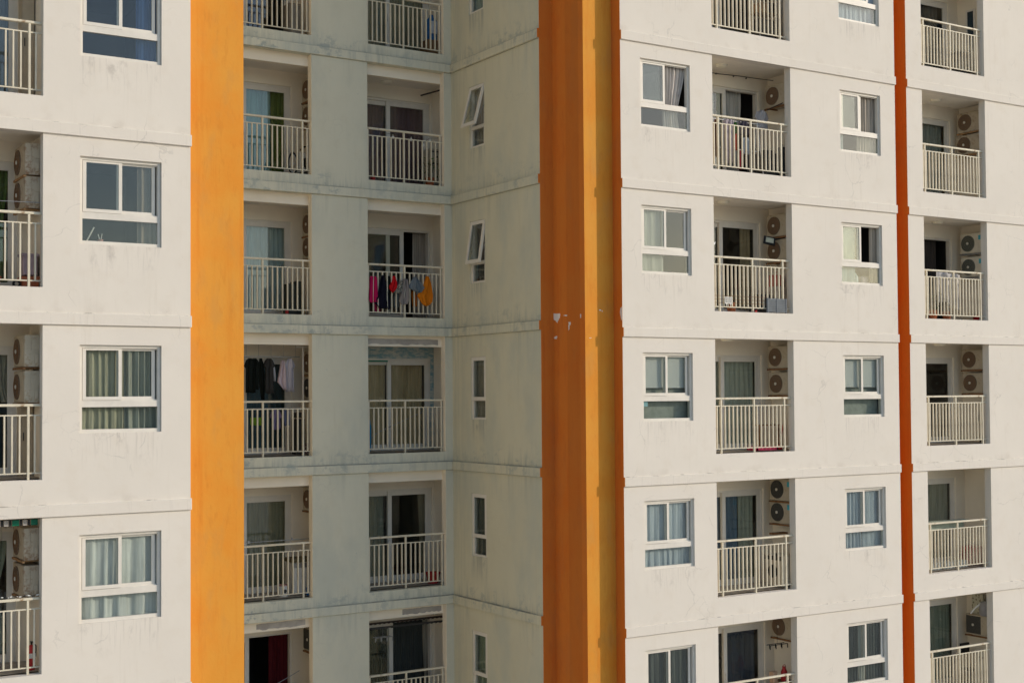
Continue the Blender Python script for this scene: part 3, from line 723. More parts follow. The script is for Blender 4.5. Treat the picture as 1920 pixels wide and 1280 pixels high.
# clothes airer lines on the fourth-highest shaded balcony
ly = YB + .7
line = MB().tube((10.6,ly,zk(0)-.32),(12.6,ly,zk(0)-.32),.012,8)
for x in (11.3,11.6,11.9,12.2,12.5): line.tube((x,ly,zk(0)-.32),(x,ly,zk(0)-.04),.004,5)
tag(line.build('clothes_rail', m_steel), 'ceiling hung clothes rail carrying dark and white clothes', 'clothes rail')
def shirt(k, x, w, zt, h, rgb, mn, label, y, name='shirt', cat='shirt', seed=0):
    a, b = x - w/2, x + w/2
    cloth(L(k,(zt,x-.04,x+.04),(zt-.05,a+.02,b-.02),(zt-.18,a-.03,b+.03),(zt-.22,a+.02,b-.02),(zt-h,a+.01,b)), rgb, mn, name, label, cat, y, seed=seed)
BK=(.012,.013,.013)
shirt(0,11.40,.24,-.36,.78,BK,'black_cloth','black shirt hung nearest the bright orange strip',ly,seed=21)
shirt(0,11.52,.20,-.36,.72,BK,'black_cloth','black shirt second along the clothes rail',ly+.05,seed=22)
cloth(L(0,(-.36,11.63,11.69),(-.5,11.60,11.72),(-1.0,11.63,11.74),(-1.3,11.67,11.73)),BK,'black_cloth','trousers','long black trousers on the clothes rail','trousers',ly,seed=23)
shirt(0,11.85,.22,-.36,.80,(.05,.048,.045),'soot_cloth','soot grey shirt on the clothes rail',ly,seed=24)
cloth(L(0,(-.40,11.90,12.0),(-.7,11.95,12.02),(-.88,11.99,12.02)),(.62,.60,.60),'white_cloth','vest','white vest peeking out beside the soot grey shirt','vest',ly+.04,seed=25)
cloth(L(0,(-.40,12.15,12.22),(-.6,12.12,12.24),(-.9,12.05,12.26),(-1.08,12.2,12.27)),(.60,.48,.50),'blush_cloth','blouse','blush pink blouse on the clothes rail','blouse',ly,seed=26)
shirt(0,12.36,.22,-.36,.76,(.50,.47,.52),'lilac_white_cloth','lilac white shirt last on the clothes rail',ly,seed=27)
ly2 = YB + .62
tag(MB().tube((10.6,ly2,zk(0)-1.50),(12.55,ly2,zk(0)-1.50),.008,6).build('clothesline', m_steel), 'thin clothesline behind the railing below the black shirts', 'clothesline')
cloth(L(0,(-1.70,11.37,11.66),(-1.88,11.38,11.64)),(.16,.29,.04),'lime_cloth','towel','lime green cloth on the low clothesline','towel',ly2,seed=28)
shirt(0,11.98,.22,-1.52,.46,(.20,.17,.29),'violet_cloth','violet child shirt on the low clothesline',ly2,seed=29)
cloth(L(0,(-1.54,12.16,12.30),(-1.9,12.18,12.31)),(.16,.18,.30),'dusk_blue_cloth','shorts','dusk blue shorts on the low clothesline','shorts',ly2,seed=30)
pole = MB().tube((12.69,YB+.7,zk(0)-2.55),(12.69,YB+.7,zk(0)-.09),.022,10).box(12.52,YB+.68,zk(0)-.10,12.78,YB+.72,zk(0)-.075)
tag(pole.build('pole', m_whitep), 'white upright pole holding the clothes rail', 'pole')
st = MB().box(12.46,YB+.55,zk(0)-2.56,12.66,YB+.85,zk(0)-1.75).box(12.48,YB+.53,zk(0)-1.72,12.64,YB+.80,zk(0)-1.6)
tag(st.build('shelf_unit', m_dark), 'dark storage rack standing below the white pole', 'storage rack')
cloth(L(0,(-2.30,12.62,12.72),(-2.45,12.58,12.76),(-2.57,12.56,12.80)),(0,0,0),'','bag','patterned beige bag slumped by the white pole','bag',YB+.45,amp=.05,seed=31,mat=checked('beige_pattern',(.5,.42,.36),(.2,.12,.1),28))
# other laundry
shirt(2,22.22,.40,-.90,.46,(.50,.46,.45),'pale_lilac_cloth','pale grey shirt hung under the single cream air conditioner',.78,name='shirt',seed=41)
rod = MB().tube((22.33,.72,zk(2)-.90),(22.60,.45,zk(2)-.74),.012,6).tube((22.60,.45,zk(2)-.74),(22.76,.45,zk(2)-.70),.012,6)
tag(rod.build('bracket_rod', m_black), 'black slanted clothes rod under the single cream air conditioner', 'rod')
ary = .60
cb = MB().path([(20.4,1.24,zk(2)-.04),(21.3,1.24,zk(2)-.05),(21.9,1.22,zk(2)-.03),(22.4,1.1,zk(2)-.06),(22.62,.8,zk(2)-.14)],.010,6)
for xx in (20.7,21.2,21.75,22.15): cb.lathe([(.018,-.03),(.018,.0)],8,'z',(xx,1.235,zk(2)-.04))
tag(cb.build('cable', m_dark), 'dark cable clipped along the ceiling above the gathered stone drape', 'cable')
airer = MB()
for z in (-1.30,-1.95): airer.tube((20.45,ary,zk(2)+z),(21.9,ary,zk(2)+z),.010,6)
for x in (20.45,21.9): airer.tube((x,ary-.2,zk(2)-2.56),(x,ary,zk(2)-1.28),.012,6).tube((x,ary+.2,zk(2)-2.56),(x,ary,zk(2)-1.28),.012,6)
tag(airer.build('clothes_airer', m_whitep), 'white folding clothes airer loaded with washing behind the railing', 'clothes airer')
for x, w, zt, zb, rgb, mn, lab in (
    (20.62,.16,-1.32,-2.2,(.14,.05,.03),'maroon_cloth','maroon garment first on the folding airer'),
    (20.98,.26,-1.28,-2.3,(.46,.40,.43),'mauve_cloth','mauve grey garment on the folding airer'),
    (21.18,.08,-1.34,-1.60,(.06,.20,.04),'green_cloth','green strip of cloth on the folding airer'),
    (21.19,.12,-1.60,-1.98,(.60,.09,.05),'scarlet_cloth','scarlet cloth on the folding airer'),
    (21.33,.10,-1.98,-2.4,(.45,.04,.06),'crimson_cloth','crimson cloth low on the folding airer'),
    (21.45,.32,-1.26,-1.62,(.08,.07,.09),'dark_cloth','dark bundle on top of the folding airer'),
    (21.54,.22,-1.66,-2.05,(.46,.52,.58),'ice_blue_cloth','ice blue cloth on the folding airer'),
    (21.66,.20,-2.05,-2.5,(.10,.10,.10),'charcoal_cloth','charcoal cloth low on the folding airer')):
    cloth(L(2,(zt,x-w*.4,x+w*.4),(zt-.05,x-w/2,x+w/2),(zb,x-w/2,x+w/2)),rgb,mn,'garment',lab,'garment',ary-.03,amp=.03,seed=int(x*50))
bx = MB().bbox(22.10,.55,zk(2)-2.56,22.50,.95,zk(2)-1.95,.02).box(22.15,.60,zk(2)-1.95,22.45,.9,zk(2)-1.88)
tag(bx.build('crate', m_dark), 'dark lidded crate standing beyond the folding airer', 'crate')
bx = MB().box(22.60,.5,zk(2)-2.56,22.74,.7,zk(2)-1.78).tube((22.67,.6,zk(2)-1.78),(22.67,.6,zk(2)-1.70),.03)
tag(bx.build('water_heater', plain('dark_teal_plastic',(.05,.07,.09),.5)), 'tall dark bin at the end of the airer balcony', 'bin')

# ------------------------------------------------------------------ other belongings
def lat(name, label, cat, mat, prof, loc, parent=None):
    return tag(MB().lathe(prof, 18).build(name, mat, parent, loc), label, cat)
# far wing
z = zk(1)+FL+.02
b = MB().bbox(5.22,.45,z+.20,5.46,.75,z+.55,.015).box(5.20,.43,z+.53,5.48,.77,z+.57)
tag(b.build('storage_box', plain('mauve_plastic',(.34,.27,.31),.6)), 'mauve lidded storage box stacked on orange crates', 'storage box')
b = MB().box(5.22,.42,z,5.47,.76,z+.14).box(5.20,.40,z+.13,5.49,.78,z+.18)
tag(b.build('crate', plain('orange_plastic',(.42,.13,.06),.6)), 'orange crate under the mauve storage box', 'crate')
b = MB().box(4.55,.5,z,4.86,.8,z+.15).box(4.53,.48,z+.14,4.88,.82,z+.17)
tag(b.build('crate', plain('orange_plastic',(.42,.13,.06),.6)), 'orange crate by the blue curtained door', 'crate')
tag(MB().torus((5.14,.55,z+.06),.055,.02,'y',16,6).build('hose_reel', m_black), 'black coil lying beside the orange crate', 'coil')
tag(MB().tube((3.1,.22,zk(1)-1.20),(5.44,.22,zk(1)-1.15),.006,6).build('clothesline', m_steel), 'dark line strung above the railing below rusty boxy air conditioners', 'clothesline')
b = MB().box(4.2,1.75,zk(0)+FL,4.95,2.1,zk(0)-1.95).box(4.2,1.9,zk(0)-1.95,4.95,2.1,zk(0)-1.7)
tag(b.build('sofa', plain('dark_red_cloth',(.22,.015,.02),.9)), 'dark red sofa inside the door with the ivory drape', 'sofa')
for k, nm in ((2,'topmost'),(0,'third-highest')):
    c = empty('cupboard', (5.30,.92,zk(k)+FL+.02))
    h = 1.35 if k == 0 else 2.2
    MB().box(0,0,0,.20,.30,h).build('body', plain('beige_laminate',(.48,.40,.29),.6,var=.06), c)
    MB().box(.02,-.012,.02,.19,0,h-.02).build('door', plain('beige_laminate',(.48,.40,.29),.6,var=.06), c)
    MB().box(.03,-.03,h*.45,.042,-.012,h*.45+.14).build('handle', m_dark, c)
    tag(c, f"beige cupboard on the {where('A',k)}", 'cupboard')
# lowest far balcony: bunting, extinguisher, pale blind, string
rr = random.Random(5)
b = MB(); n = 11
fl = empty('bunting', (4.2,.20,zk(-1)-.03))
MB().tube((-.9,0,0),(1.26,0,0),.006,6).build('string', m_dark, fl)
gm = MB().box(-.055,-.006,-.10,.055,.006,-.005).mesh('flag', plain('green_foil',(.0,.14,.075),.4)); wm_ = MB().box(-.035,-.006,-.10,.035,.006,-.005).mesh('flag', m_patch); km_ = MB().box(-.018,-.006,-.10,.018,.006,-.005).mesh('flag', m_black)
x = .42
for t_ in 'wkwkwkgkwkg':
    wdt = {'w':.075,'k':.04,'g':.12}[t_]
    if x + wdt < 1.27: link('flag', {'w':wm_,'k':km_,'g':gm}[t_], fl, (x+wdt/2,0,0))
    x += wdt + .006
tag(fl, 'strip of green, white and black flags under the ledge above the extinguisher balcony', 'bunting')
ex = empty('fire_extinguisher', (5.37,.42,zk(-1)+FL+.02))
MB().lathe([(.05,0),(.055,.01),(.055,.34),(.04,.40),(.018,.42)],18).build('cylinder', m_red, ex)
MB().box(-.0555,-.058,.20,.0555,-.03,.28).build('paper_label', m_whitep, ex)
MB().tube((0,0,.42),(0,0,.46),.015).box(-.02,-.07,.46,.02,.02,.475).path([(.02,0,.45),(.07,-.02,.4),(.065,-.02,.22)],.01).build('valve', m_black, ex)
tag(ex, 'red fire extinguisher on the floor behind the railing with black and white twine', 'fire extinguisher')
tw = MB()
for i in range(34):
    xx = 3.1 + i*.069; tw.tube((xx,.14,zk(-1)-1.285+.008*math.sin(i*2.1)),(xx+.05,.14,zk(-1)-1.285+.008*math.sin(i*2.1+1)),.011,5)
tag(tw.build('twine', checked('black_white_twine',(.7,.7,.66),(.02,.02,.02),14)), 'black and white twine wound along the handrail above the extinguisher', 'twine')
b = MB().box(4.2,1.02,zk(-1)-.42,5.02,1.03,zk(-1)-.02); b.tube((4.2,1.02,zk(-1)-.42),(5.02,1.02,zk(-1)-.42),.012)
tag(b.build('roller_blind', fabric('cream_blind_cloth',(.52,.46,.36),.04)), 'short cream blind above the tied grey-sage drape', 'roller blind')
# shaded bay next to the orange strip
z = zk(2)+FL+.02
w_ = empty('exercise_wheel', (12.41,YB+.62,z+.30))
MB().torus((0,0,0),.20,.028,'y',24,8).build('tyre', m_black, w_); MB().torus((0,0,0),.17,.012,'y',20,6).tube((0,-.02,0),(0,.02,0),.03).tube((-.16,0,0),(.16,0,0),.006).tube((0,0,-.16),(0,0,.16),.006).build('rim', m_whitep, w_)
w_.scale = (.52,1,1.22)
tag(w_, 'upright black tyred wheel leaning beside the white round heater fan', 'wheel')
h_ = empty('electric_fan', (12.68,YB+.60,z))
MB().bbox(-.13,-.08,.10,.13,.12,.58,.04).build('housing', m_whitep, h_)
MB().lathe([(.115,-.085),(.12,-.10),(.08,-.115)],20,'y',(0.02,0,.32)).build('grille', m_black, h_)
MB().box(-.1,-.1,0,.1,.1,.10).build('base', m_dark, h_)
MB().path([(-.1,0,.62),(.0,0,.70),(.12,0,.74)],.02).build('handle', m_black, h_)
tag(h_, 'white housed fan with black round grille beside the black wheel', 'fan')
z = zk(1)+FL+.02
for i, (x0, wd) in enumerate(((12.28,.16),(12.46,.14))):
    b = MB().box(x0,YB+.55,z,x0+wd,YB+.9,z+.72+.06*i)
    for j in range(4): b.box(x0-.008,YB+.53,z+.05+j*.18,x0+wd+.008,YB+.55,z+.09+j*.18)
    tag(b.build('crate', plain('dark_olive_plastic',(.05,.055,.045),.6)), ('dark tall crate nearest the sky blue drape','dark slightly taller crate beside the railing post under sky blue drape')[i], 'crate')
tag(MB().bbox(12.19,YB+.5,z,12.25,YB+.56,z+.12,.01).build('tin', m_red), 'small red tin beside the dark tall crates', 'tin')
z = zk(-1)+FL+.02
b = empty('washing_machine', (12.58,YB+.72,z))
MB().bbox(-.22,-.22,.02,.22,.22,.74,.02).build('body', m_whitep, b); MB().box(-.22,-.226,.62,.22,-.22,.72).build('control_panel', m_steel, b)
tag(b, 'white washing machine partly behind the railing beside the khaki drape', 'washing machine')
b = MB().box(12.26,YB+.42,z+.76,12.82,YB+.95,z+.83)
tag(b.build('board', plain('dark_wood',(.13,.11,.06),.7)), 'dark board lying on the white washing machine', 'board')
b = empty('milk_tin', (12.10,YB+.5,z)); MB().lathe([(.10,0),(.105,.01),(.105,.24),(.10,.25)],18).build('body', m_whitep, b); MB().lathe([(.107,.245),(.107,.275)],18).build('lid', plain('pink_tin_lid',(.45,.25,.22),.5), b)
MB().lathe([(.045,-.1055),(.045,-.108)],12,'y',(0,0,.13)).build('emblem', m_dark, b)
tag(b, 'white tin with dark round emblem on the floor by the khaki drape', 'tin')
lat('bottle','blue bottle on the floor beside the white washing machine','bottle',m_blue,[(.05,0),(.052,.01),(.052,.17),(.02,.21),(.02,.24)],(12.66,YB+.36,z))
b = MB().tube((10.7,YB+.45,zk(-1)-1.285),(12.75,YB+.45,zk(-1)-1.285),.010,6).box(11.22,YB+.42,zk(-1)-1.30,11.28,YB+.48,zk(-1)-1.25).box(12.28,YB+.43,zk(-1)-1.275,12.31,YB+.47,zk(-1)-1.24)
tag(b.build('clothes_rail', m_steel), 'bare grey clothes rail above the railing by the khaki drape', 'clothes rail')
pts = [(11.0 + i*.16, YB+.75, zk(-2)-1.72 + .0016*i*i*.9 + .045*i) for i in range(11)]
tag(MB().path(pts,.008,6).build('cable', m_steel), 'grey cable sagging across the wine red drape', 'cable')
# dark things on the top shaded balcony
b = MB().bbox(12.30,YB+.5,zk(3)+FL+.02,12.62,YB+.9,zk(3)-1.75,.05)
tag(b.build('washing_machine', plain('grey_beige_enamel',(.30,.26,.21),.5)), 'grey-beige rounded appliance on the topmost shaded balcony by the orange strip', 'appliance')
# shaded bay next to the side wall
z = zk(3)+FL+.02
b = empty('water_bottle', (15.98,YB+.45,z+.38)); MB().lathe([(.12,0),(.14,.02),(.14,.20),(.13,.22),(.14,.24),(.14,.50),(.06,.58),(.05,.64)],20).build('body', m_blue, b)
MB().box(-.09,-.15,.16,.09,-.10,.46).build('paper_label', plain('pale_blue_label',(.5,.56,.66),.5), b)
tag(b, 'large blue water bottle with pale label on the topmost shaded balcony', 'water bottle')
tag(MB().box(15.80,YB+.3,z,16.2,YB+.7,z+.38).build('stool', plain('brown_wood',(.20,.12,.06),.7)), 'brown stand under the large blue water bottle', 'stand')
b = MB().tube((15.95,YB+.95,zk(2)-.22),(16.40,YB+.30,zk(2)-.10),.020,8)
tag(b.build('rod', m_black), 'black slanted rod high in the plum curtained balcony', 'rod')
z = zk(2)+FL+.02
b = empty('shoe_cabinet', (16.18,YB+.75,z)); MB().bbox(-.17,-.15,.0,.19,.2,.98,.01).build('body', plain('cream_laminate',(.52,.47,.37),.5,var=.05), b)
MB().box(-.17,-.17,.90,.19,-.15,.92).box(-.17,-.17,.60,.19,-.15,.62).build('shelf_edge', m_dark, b); MB().lathe([(.02,-.152),(.02,-.17)],10,'y',(0.02,0,.78)).build('knob', m_black, b)
tag(b, 'cream cabinet with dark edges behind the leafy plant', 'cabinet')
def plant(x, y, z, h, label, n=60, spread=.28, pot=True, seed=3):
    r_ = random.Random(seed); o = empty('potted_plant', (x,y,z))
    if pot: MB().lathe([(.09,0),(.12,.2),(.13,.22)],14).build('pot', m_terra, o)
    b = MB(); base = .2 if pot else 0
    for i in range(n):
        a = r_.random()*2*PI; rad = spread*(r_.random()**.6); zz = base + h*(.2+.8*r_.random()) - rad*.35
        c = Vector((rad*math.cos(a), rad*math.sin(a), zz)); d = Vector((math.cos(a), math.sin(a), r_.uniform(-.6,.4))).normalized()
        s = d.cross(Vector((0,0,1))).normalized(); ln = r_.uniform(.07,.13); wd = ln*.28
        b.add([c, c+d*ln*.5+s*wd, c+d*ln, c+d*ln*.5-s*wd], [(0,1,2,3)])
    b.build('leaves', m_leaf, o)
    st_ = MB()
    for i in range(6):
        a = i*1.05; st_.path([(0,0,base-.02),(spread*.3*math.cos(a),spread*.3*math.sin(a),base+h*.5),(spread*.6*math.cos(a),spread*.6*math.sin(a),base+h*.8)],.006,5)
    st_.build('stem', plain('brown_stem',(.12,.09,.04),.8), o)
    return tag(o, label, 'plant')
plant(15.92,YB+.45,z,.55,'leafy green potted plant behind the railing below the slanted black rod',90,.34,seed=4)
tag(MB().bbox(14.45,YB+.62,z,14.53,YB+.72,z+.2,.01).build('canister', m_red), 'small red canister on the plum curtained balcony floor', 'canister')
bl = empty('bulb_string', (0,0,0))
bp = [(14.84,-1.46),(15.33,-1.47),(15.67,-1.58),(15.84,-1.46)]
MB().path([(14.1,YB+.3,zk(2)-1.36)]+[(a,YB+.3,zk(2)+c+.06) for a,c in bp]+[(16.1,YB+.3,zk(2)-1.37)],.004,5).build('string', m_dark, bl)
bmesh_ = MB().lathe([(.008,.055),(.012,.03),(.03,.0),(.03,-.03),(.012,-.05)],12).mesh('bulb', plain('frosted_bulb_glass',(.75,.76,.74),.25))
for a, c in bp: link('bulb', bmesh_, bl, (a,YB+.3,zk(2)+c))
tag(bl, 'string of unlit round bulbs hanging behind the plum curtained railing', 'string lights')
# blue marbled paint round the tan curtained door, blue bag, leaning pole
yb_ = RB + .2 + DEP - .2
t = NT('blue_marbled_paint'); v = t.pos()
mn = t.noise(t.pos((4,4,11)), 1, 6, .7)
m_marble = t.fin(t.mix(t.ss(mn, .42, .58), (.22,.36,.40), (.55,.56,.50)), .8)
pm = MB().box(14.0,yb_-.02,zk(0)-.32,16.46,yb_-.013,zk(0)-.04).box(16.36,yb_-.02,zk(0)+FL+.02,16.455,yb_-.013,zk(0)-.32)
o = pm.build('door_surround', m_marble, BLD); o['label'] = 'blue marbled paint round the tan curtained balcony door'
o = MB().box(14.14,yb_+.018,zk(0)-.40,15.20,yb_+.03,zk(0)-.365).build('door_tape', plain('green_tape',(.02,.20,.13),.5), BLD)
cloth(L(0,(-1.78,14.14,14.20),(-1.95,14.12,14.24),(-2.4,14.12,14.22),(-2.52,14.13,14.22)),(.04,.22,.42),'blue_print_cloth','umbrella','folded blue umbrella at the corner of the marbled door balcony','umbrella',RB+.28,thick=.05,seed=51,group=None)
tag(MB().tube((14.25,RB+.45,zk(0)-2.30),(14.55,RB+.55,zk(0)-2.10),.012,8).tube((14.55,RB+.55,zk(0)-2.10),(15.9,RB+.75,zk(0)-1.62),.012,8).build('pole', m_steel), 'thin grey pole leaning across the tan curtained balcony', 'pole')
b = MB().box(16.20,RB+.22,zk(0)-2.5,16.30,RB+.30,zk(0)-.95)
tag(b.build('board', plain('speckled_grey_board',(.22,.21,.18),.8,var=.3,scale=40)), 'narrow speckled board standing at the end of the tan curtained balcony', 'board')
z = zk(-1)+FL+.02
b = empty('basin', (15.98,YB+.5,z)); MB().lathe([(.13,0),(.17,.22),(.185,.24),(.185,.26),(.165,.25),(.13,.03)],22).build('bowl', m_red, b)
tag(b, 'red plastic basin at the end of the half open balcony', 'basin')
# black pull-out drying rack and peg hanger on the lowest shaded balcony
for zz, yy, lab in ((-.24,.78,'upper black slotted drying rack bar below the peeled lintel'),(-.325,.62,'lower black slotted drying rack bar below the peeled lintel')):
    b = MB().box(14.1,YB+yy-.02,zk(-2)+zz-.02,16.42,YB+yy+.02,zk(-2)+zz+.02)
    for i in range(19): b.box(14.16+i*.12,YB+yy-.025,zk(-2)+zz-.03,14.22+i*.12,YB+yy-.021,zk(-2)+zz+.004)
    tag(b.build('drying_rack', m_dark if zz < -.3 else plain('brown_black_metal',(.04,.028,.022),.5)), lab, 'drying rack')
def peg_hanger(x, y, z, w, label, mat, up):
    o = empty('peg_hanger', (x,y,z)); b = MB().tube((-w/2,0,0),(w/2,0,0),.010,6).tube((-w/2,.12,0),(w/2,.12,0),.010,6)
    b.tube((0,.06,0),(0,.06,up),.004,5)
    b.build('bar', mat, o); pg = MB().box(-.010,-.006,-.09,.010,.006,0).mesh('peg', mat)
    for i in range(7): link('peg', pg, o, (-w/2+i*w/6, (i%2)*.12, -.005))
    return tag(o, label, 'peg hanger')
peg_hanger(14.80,YB+.8,zk(-2)-.60,.46,'pale peg hanger dangling by the lowest shaded sliding door',m_steel,.30)
# sunlit wing belongings
k = 1; z = zk(k)+FL
lm = empty('floodlight', (22.32,.68,zk(k)-.82)); lm.rotation_euler = (R(-20),R(12),R(-28))
MB().bbox(-.14,-.035,-.10,.14,.02,.10,.012).build('housing', m_black, lm); MB().box(-.095,-.038,-.065,.095,-.0352,.065).build('lens', plain('pale_lens',(.55,.55,.42),.3), lm)
tag(lm, 'black framed floodlight below the upper air conditioner', 'floodlight')
tag(MB().tube((22.40,.66,zk(k)-.80),(22.74,.60,zk(k)-.72),.02,8).build('lamp_arm', m_black), 'black arm carrying the floodlight', 'lamp arm')
b = MB().box(21.72,.115,z+.02,22.29,.13,z+.34)
for i in range(8): b.box(21.71,.10,z+.03+i*.039,22.30,.135,z+.05+i*.039)
for xx in (21.71,22.0,22.29): b.box(xx-.012,.095,z+.01,xx+.012,.14,z+.345)
tag(b.build('slatted_panel', plain('grey_slat_plastic',(.16,.18,.20),.6)), 'grey slatted panel leaning on the railing below the floodlight', 'panel')
for i, xx in enumerate((20.42,20.54)):
    b = MB().box(xx,.115,z+.18,xx+.105,.125,z+.20).box(xx,.115,z+.32,xx+.105,.125,z+.335)
    for j in range(4): b.box(xx+j*.0312,.115,z+.2,xx+.012+j*.0312,.125,z+.32)
    for j in range(2): b.box(xx+.012,.116,z+.235+j*.04,xx+.095,.124,z+.243+j*.04)
    b.box(xx+.045,.115,z+.13,xx+.06,.125,z+.18)
    tag(b.build('wire_grid', m_whitep), ('white wire grid tied to the railing, next to the thick post','white wire grid tied to the railing, further from the thick post')[i], 'wire grid')
b = MB().bbox(22.45,.60,zk(k)-1.90,22.72,.85,zk(k)-1.62,.03).torus((22.58,.7,zk(k)-1.62),.07,.012,'y',14,5,0,PI)
tag(b.build('bag', plain('coral_cloth',(.50,.09,.07),.8)), 'coral red bag on the white cabinet below the floodlight', 'bag')
b = MB().bbox(22.42,.55,zk(k)+FL+.02,22.74,.95,zk(k)-1.90,.02)
tag(b.build('cabinet', plain('grubby_white_laminate',(.55,.48,.42),.6,var=.2)), 'grubby white cabinet carrying the coral red bag', 'cabinet')
b = MB().bbox(21.92,.62,zk(k)+FL+.02,22.38,.98,zk(k)-2.1,.05)
tag(b.build('crate', m_dark), 'dark rounded crate behind the grey slatted panel', 'crate')
b = MB().prism([(20.13,zk(k)-1.16),(20.20,zk(k)-1.06),(20.33,zk(k)-.985),(20.30,zk(k)-1.05),(20.19,zk(k)-1.12)], .30, .312)
b.prism([(20.10,zk(k)-1.02),(20.17,zk(k)-1.07),(20.15,zk(k)-1.03)], .30, .312).tube((20.15,.306,zk(k)-1.14),(20.15,.306,zk(k)-1.35),.008)
tag(b.build('pinwheel', plain('glossy_white',(.8,.8,.8),.3)), 'white pinwheel blade at the edge of the floodlight balcony', 'pinwheel')
lat('flowerpot','tiny red pot at the foot of the middle post below the floodlight','pot',m_red,[(.02,0),(.03,.04),(.032,.05)],(21.33,.10,z+.0))
rail_wires = MB()
for zz in (.36,.28,.20): rail_wires.tube((20.08,.135,z+zz),(21.72,.135,z+zz),.0035,5)
tag(rail_wires.build('wire_netting', m_rust), 'thin rusty wires along the railing below the floodlight', 'wire')
plant(20.95,.50,z+.02,.30,'small reddish twiggy plant behind the wired railing',24,.22,seed=9)
k = 0; z = zk(k)+FL
b = empty('mop', (22.42,.55,z+.02)); b.rotation_euler = (0,R(14),0)
MB().tube((0,0,.05),(0,0,.9),.012,8).build('stick', m_red, b); MB().lathe([(.03,.12),(.07,.06),(.09,0)],12).build('head', plain('red_mop_strings',(.40,.04,.04),.9,var=.3,scale=40), b)
tag(b, 'red mop leaning on the cream-green curtained balcony wall', 'mop')
b = MB().box(21.52,.30,z+.03,22.12,.62,z+.05).box(21.50,.28,z+.03,21.53,.64,z+.12).box(22.11,.28,z+.03,22.14,.64,z+.12).box(21.5,.28,z+.03,22.14,.30,z+.12).box(21.5,.62,z+.03,22.14,.64,z+.12)
tag(b.build('tray', m_mag), 'magenta tray on the floor of the cream-green curtained balcony', 'tray')
b = MB().box(22.02,.80,zk(k)-2.0,22.70,1.0,zk(k)-1.97).box(22.05,.80,z+.02,22.08,.84,zk(k)-2.0).box(22.64,.80,z+.02,22.67,.84,zk(k)-2.0)
tag(b.build('shelf', m_rust), 'thin brown shelf behind the red mop', 'shelf')
hook = MB().path([(20.16,.6,zk(k)-.62),(20.36,.6,zk(k)-.60)],.01).path([(20.22,.6,zk(k)-.62),(20.24,.6,zk(k)-.75)],.006).lathe([(.03,0),(.02,-.04)],8,'z',(20.24,.6,zk(k)-.74))
tag(hook.build('wind_chime', m_terra), 'small terracotta wind chime by the cream-green curtained door', 'wind chime')
k = -1; z = zk(k)+FL+.02
b = empty('washing_machine', (22.52,.60,z)); b.rotation_euler = (0,0,R(-90))
MB().bbox(-.28,-.28,.02,.28,.26,.74,.02).build('body', plain('ivory_enamel',(.60,.54,.43),.4,var=.05), b); MB().lathe([(.155,-.282),(.155,-.30),(.14,-.305)],24,'y',(.0,0,.36)).build('porthole_door', m_black, b)
MB().box(-.28,-.286,.62,.28,-.28,.72).build('control_panel', m_dark, b); MB().bbox(.06,-.30,.70,.14,-.24,.78,.01).build('detergent_cup', m_black, b)
tag(b, 'ivory front-loading washing machine with black porthole behind the railing', 'washing machine')
tag(MB().box(22.30,.62,zk(k)-1.36,22.74,.78,zk(k)-1.32).build('bracket', m_rust), 'leftover rusty bracket under the lower stickered air conditioner', 'bracket')
k = -2
for i, (xx, zz) in enumerate(((20.42,-.78),(20.50,-1.02))):
    o = MB().lathe([(.045,0),(.045,-.004)],16,'y').build('sticker', plain('yellow_sticker',(.60,.52,.03),.5), None, (xx, BACKY+.107-.012, zk(k)+zz))
    e = MB().box(-.02,-.006,.008,-.010,-.0045,.02).box(.010,-.006,.008,.02,-.0045,.02).box(-.018,-.006,-.018,.018,-.0045,-.012).build('dots', m_black, o)
    tag(o, ('yellow round sticker, upper of two on the dark door glass','yellow round sticker, lower of two on the dark door glass')[i], 'sticker')
peg_hanger(22.35,.55,zk(k)-.72,.55,'black peg hanger below the single air conditioner on the lowest sunlit balcony',m_black,.5)
b = empty('thermos', (22.55,.6,zk(k)-1.60)); MB().lathe([(.07,0),(.075,.02),(.075,.22),(.04,.30),(.04,.34)],16).build('body', m_red, b); MB().torus((0,0,.33),.05,.008,'y',12,5,0,PI).build('handle', m_red, b)
tag(b, 'red flask with handle above the lowest sunlit railing', 'flask')
tag(MB().box(22.40,.45,zk(k)+FL+.02,22.72,.85,zk(k)-1.60).build('cabinet', plain('brown_wood',(.20,.12,.06),.7)), 'brown cabinet under the red flask', 'cabinet')
tag(MB().bbox(22.22,.6,zk(k)-1.62,22.36,.75,zk(k)-1.36,.02).build('jar', plain('peach_plastic',(.55,.36,.24),.5)), 'peach coloured jug beside the red flask', 'jug')
# topmost sunlit balcony: shelf with dark goods
b = empty('storage_rack', (22.30,.75,zk(3)+FL+.02))
fr = MB()
for xx in (-.28,.30):
    for yy in (-.15,.2): fr.box(xx-.012,yy-.012,0,xx+.012,yy+.012,1.9)
fr.build('frame', m_steel, b)
for i, hh in enumerate((.05,.75,1.15,1.55)): MB().box(-.28,-.15,hh,.30,.2,hh+.02).build('shelf', m_bracket, b)
tag(b, 'open steel rack of goods on the topmost sunlit balcony between window columns', 'rack')
for i, (xx, hh, w_2, h2, m2, lab) in enumerate(((-.26,.07,.54,.55,m_dark,'large dark box on the lowest shelf of the steel rack'),(-.2,.78,.2,.22,m_bracket,'small brown box on the middle shelf of the steel rack'),(.05,.78,.2,.25,m_black,'black box on the middle shelf of the steel rack'),(-.1,1.18,.3,.2,m_dark,'dark box on the upper shelf of the steel rack'))):
    tag(MB().bbox(22.30+xx,.62,zk(3)+FL+.02+hh,22.30+xx+w_2,.9,zk(3)+FL+.02+hh+h2,.01).build('box', m2), lab, 'box')
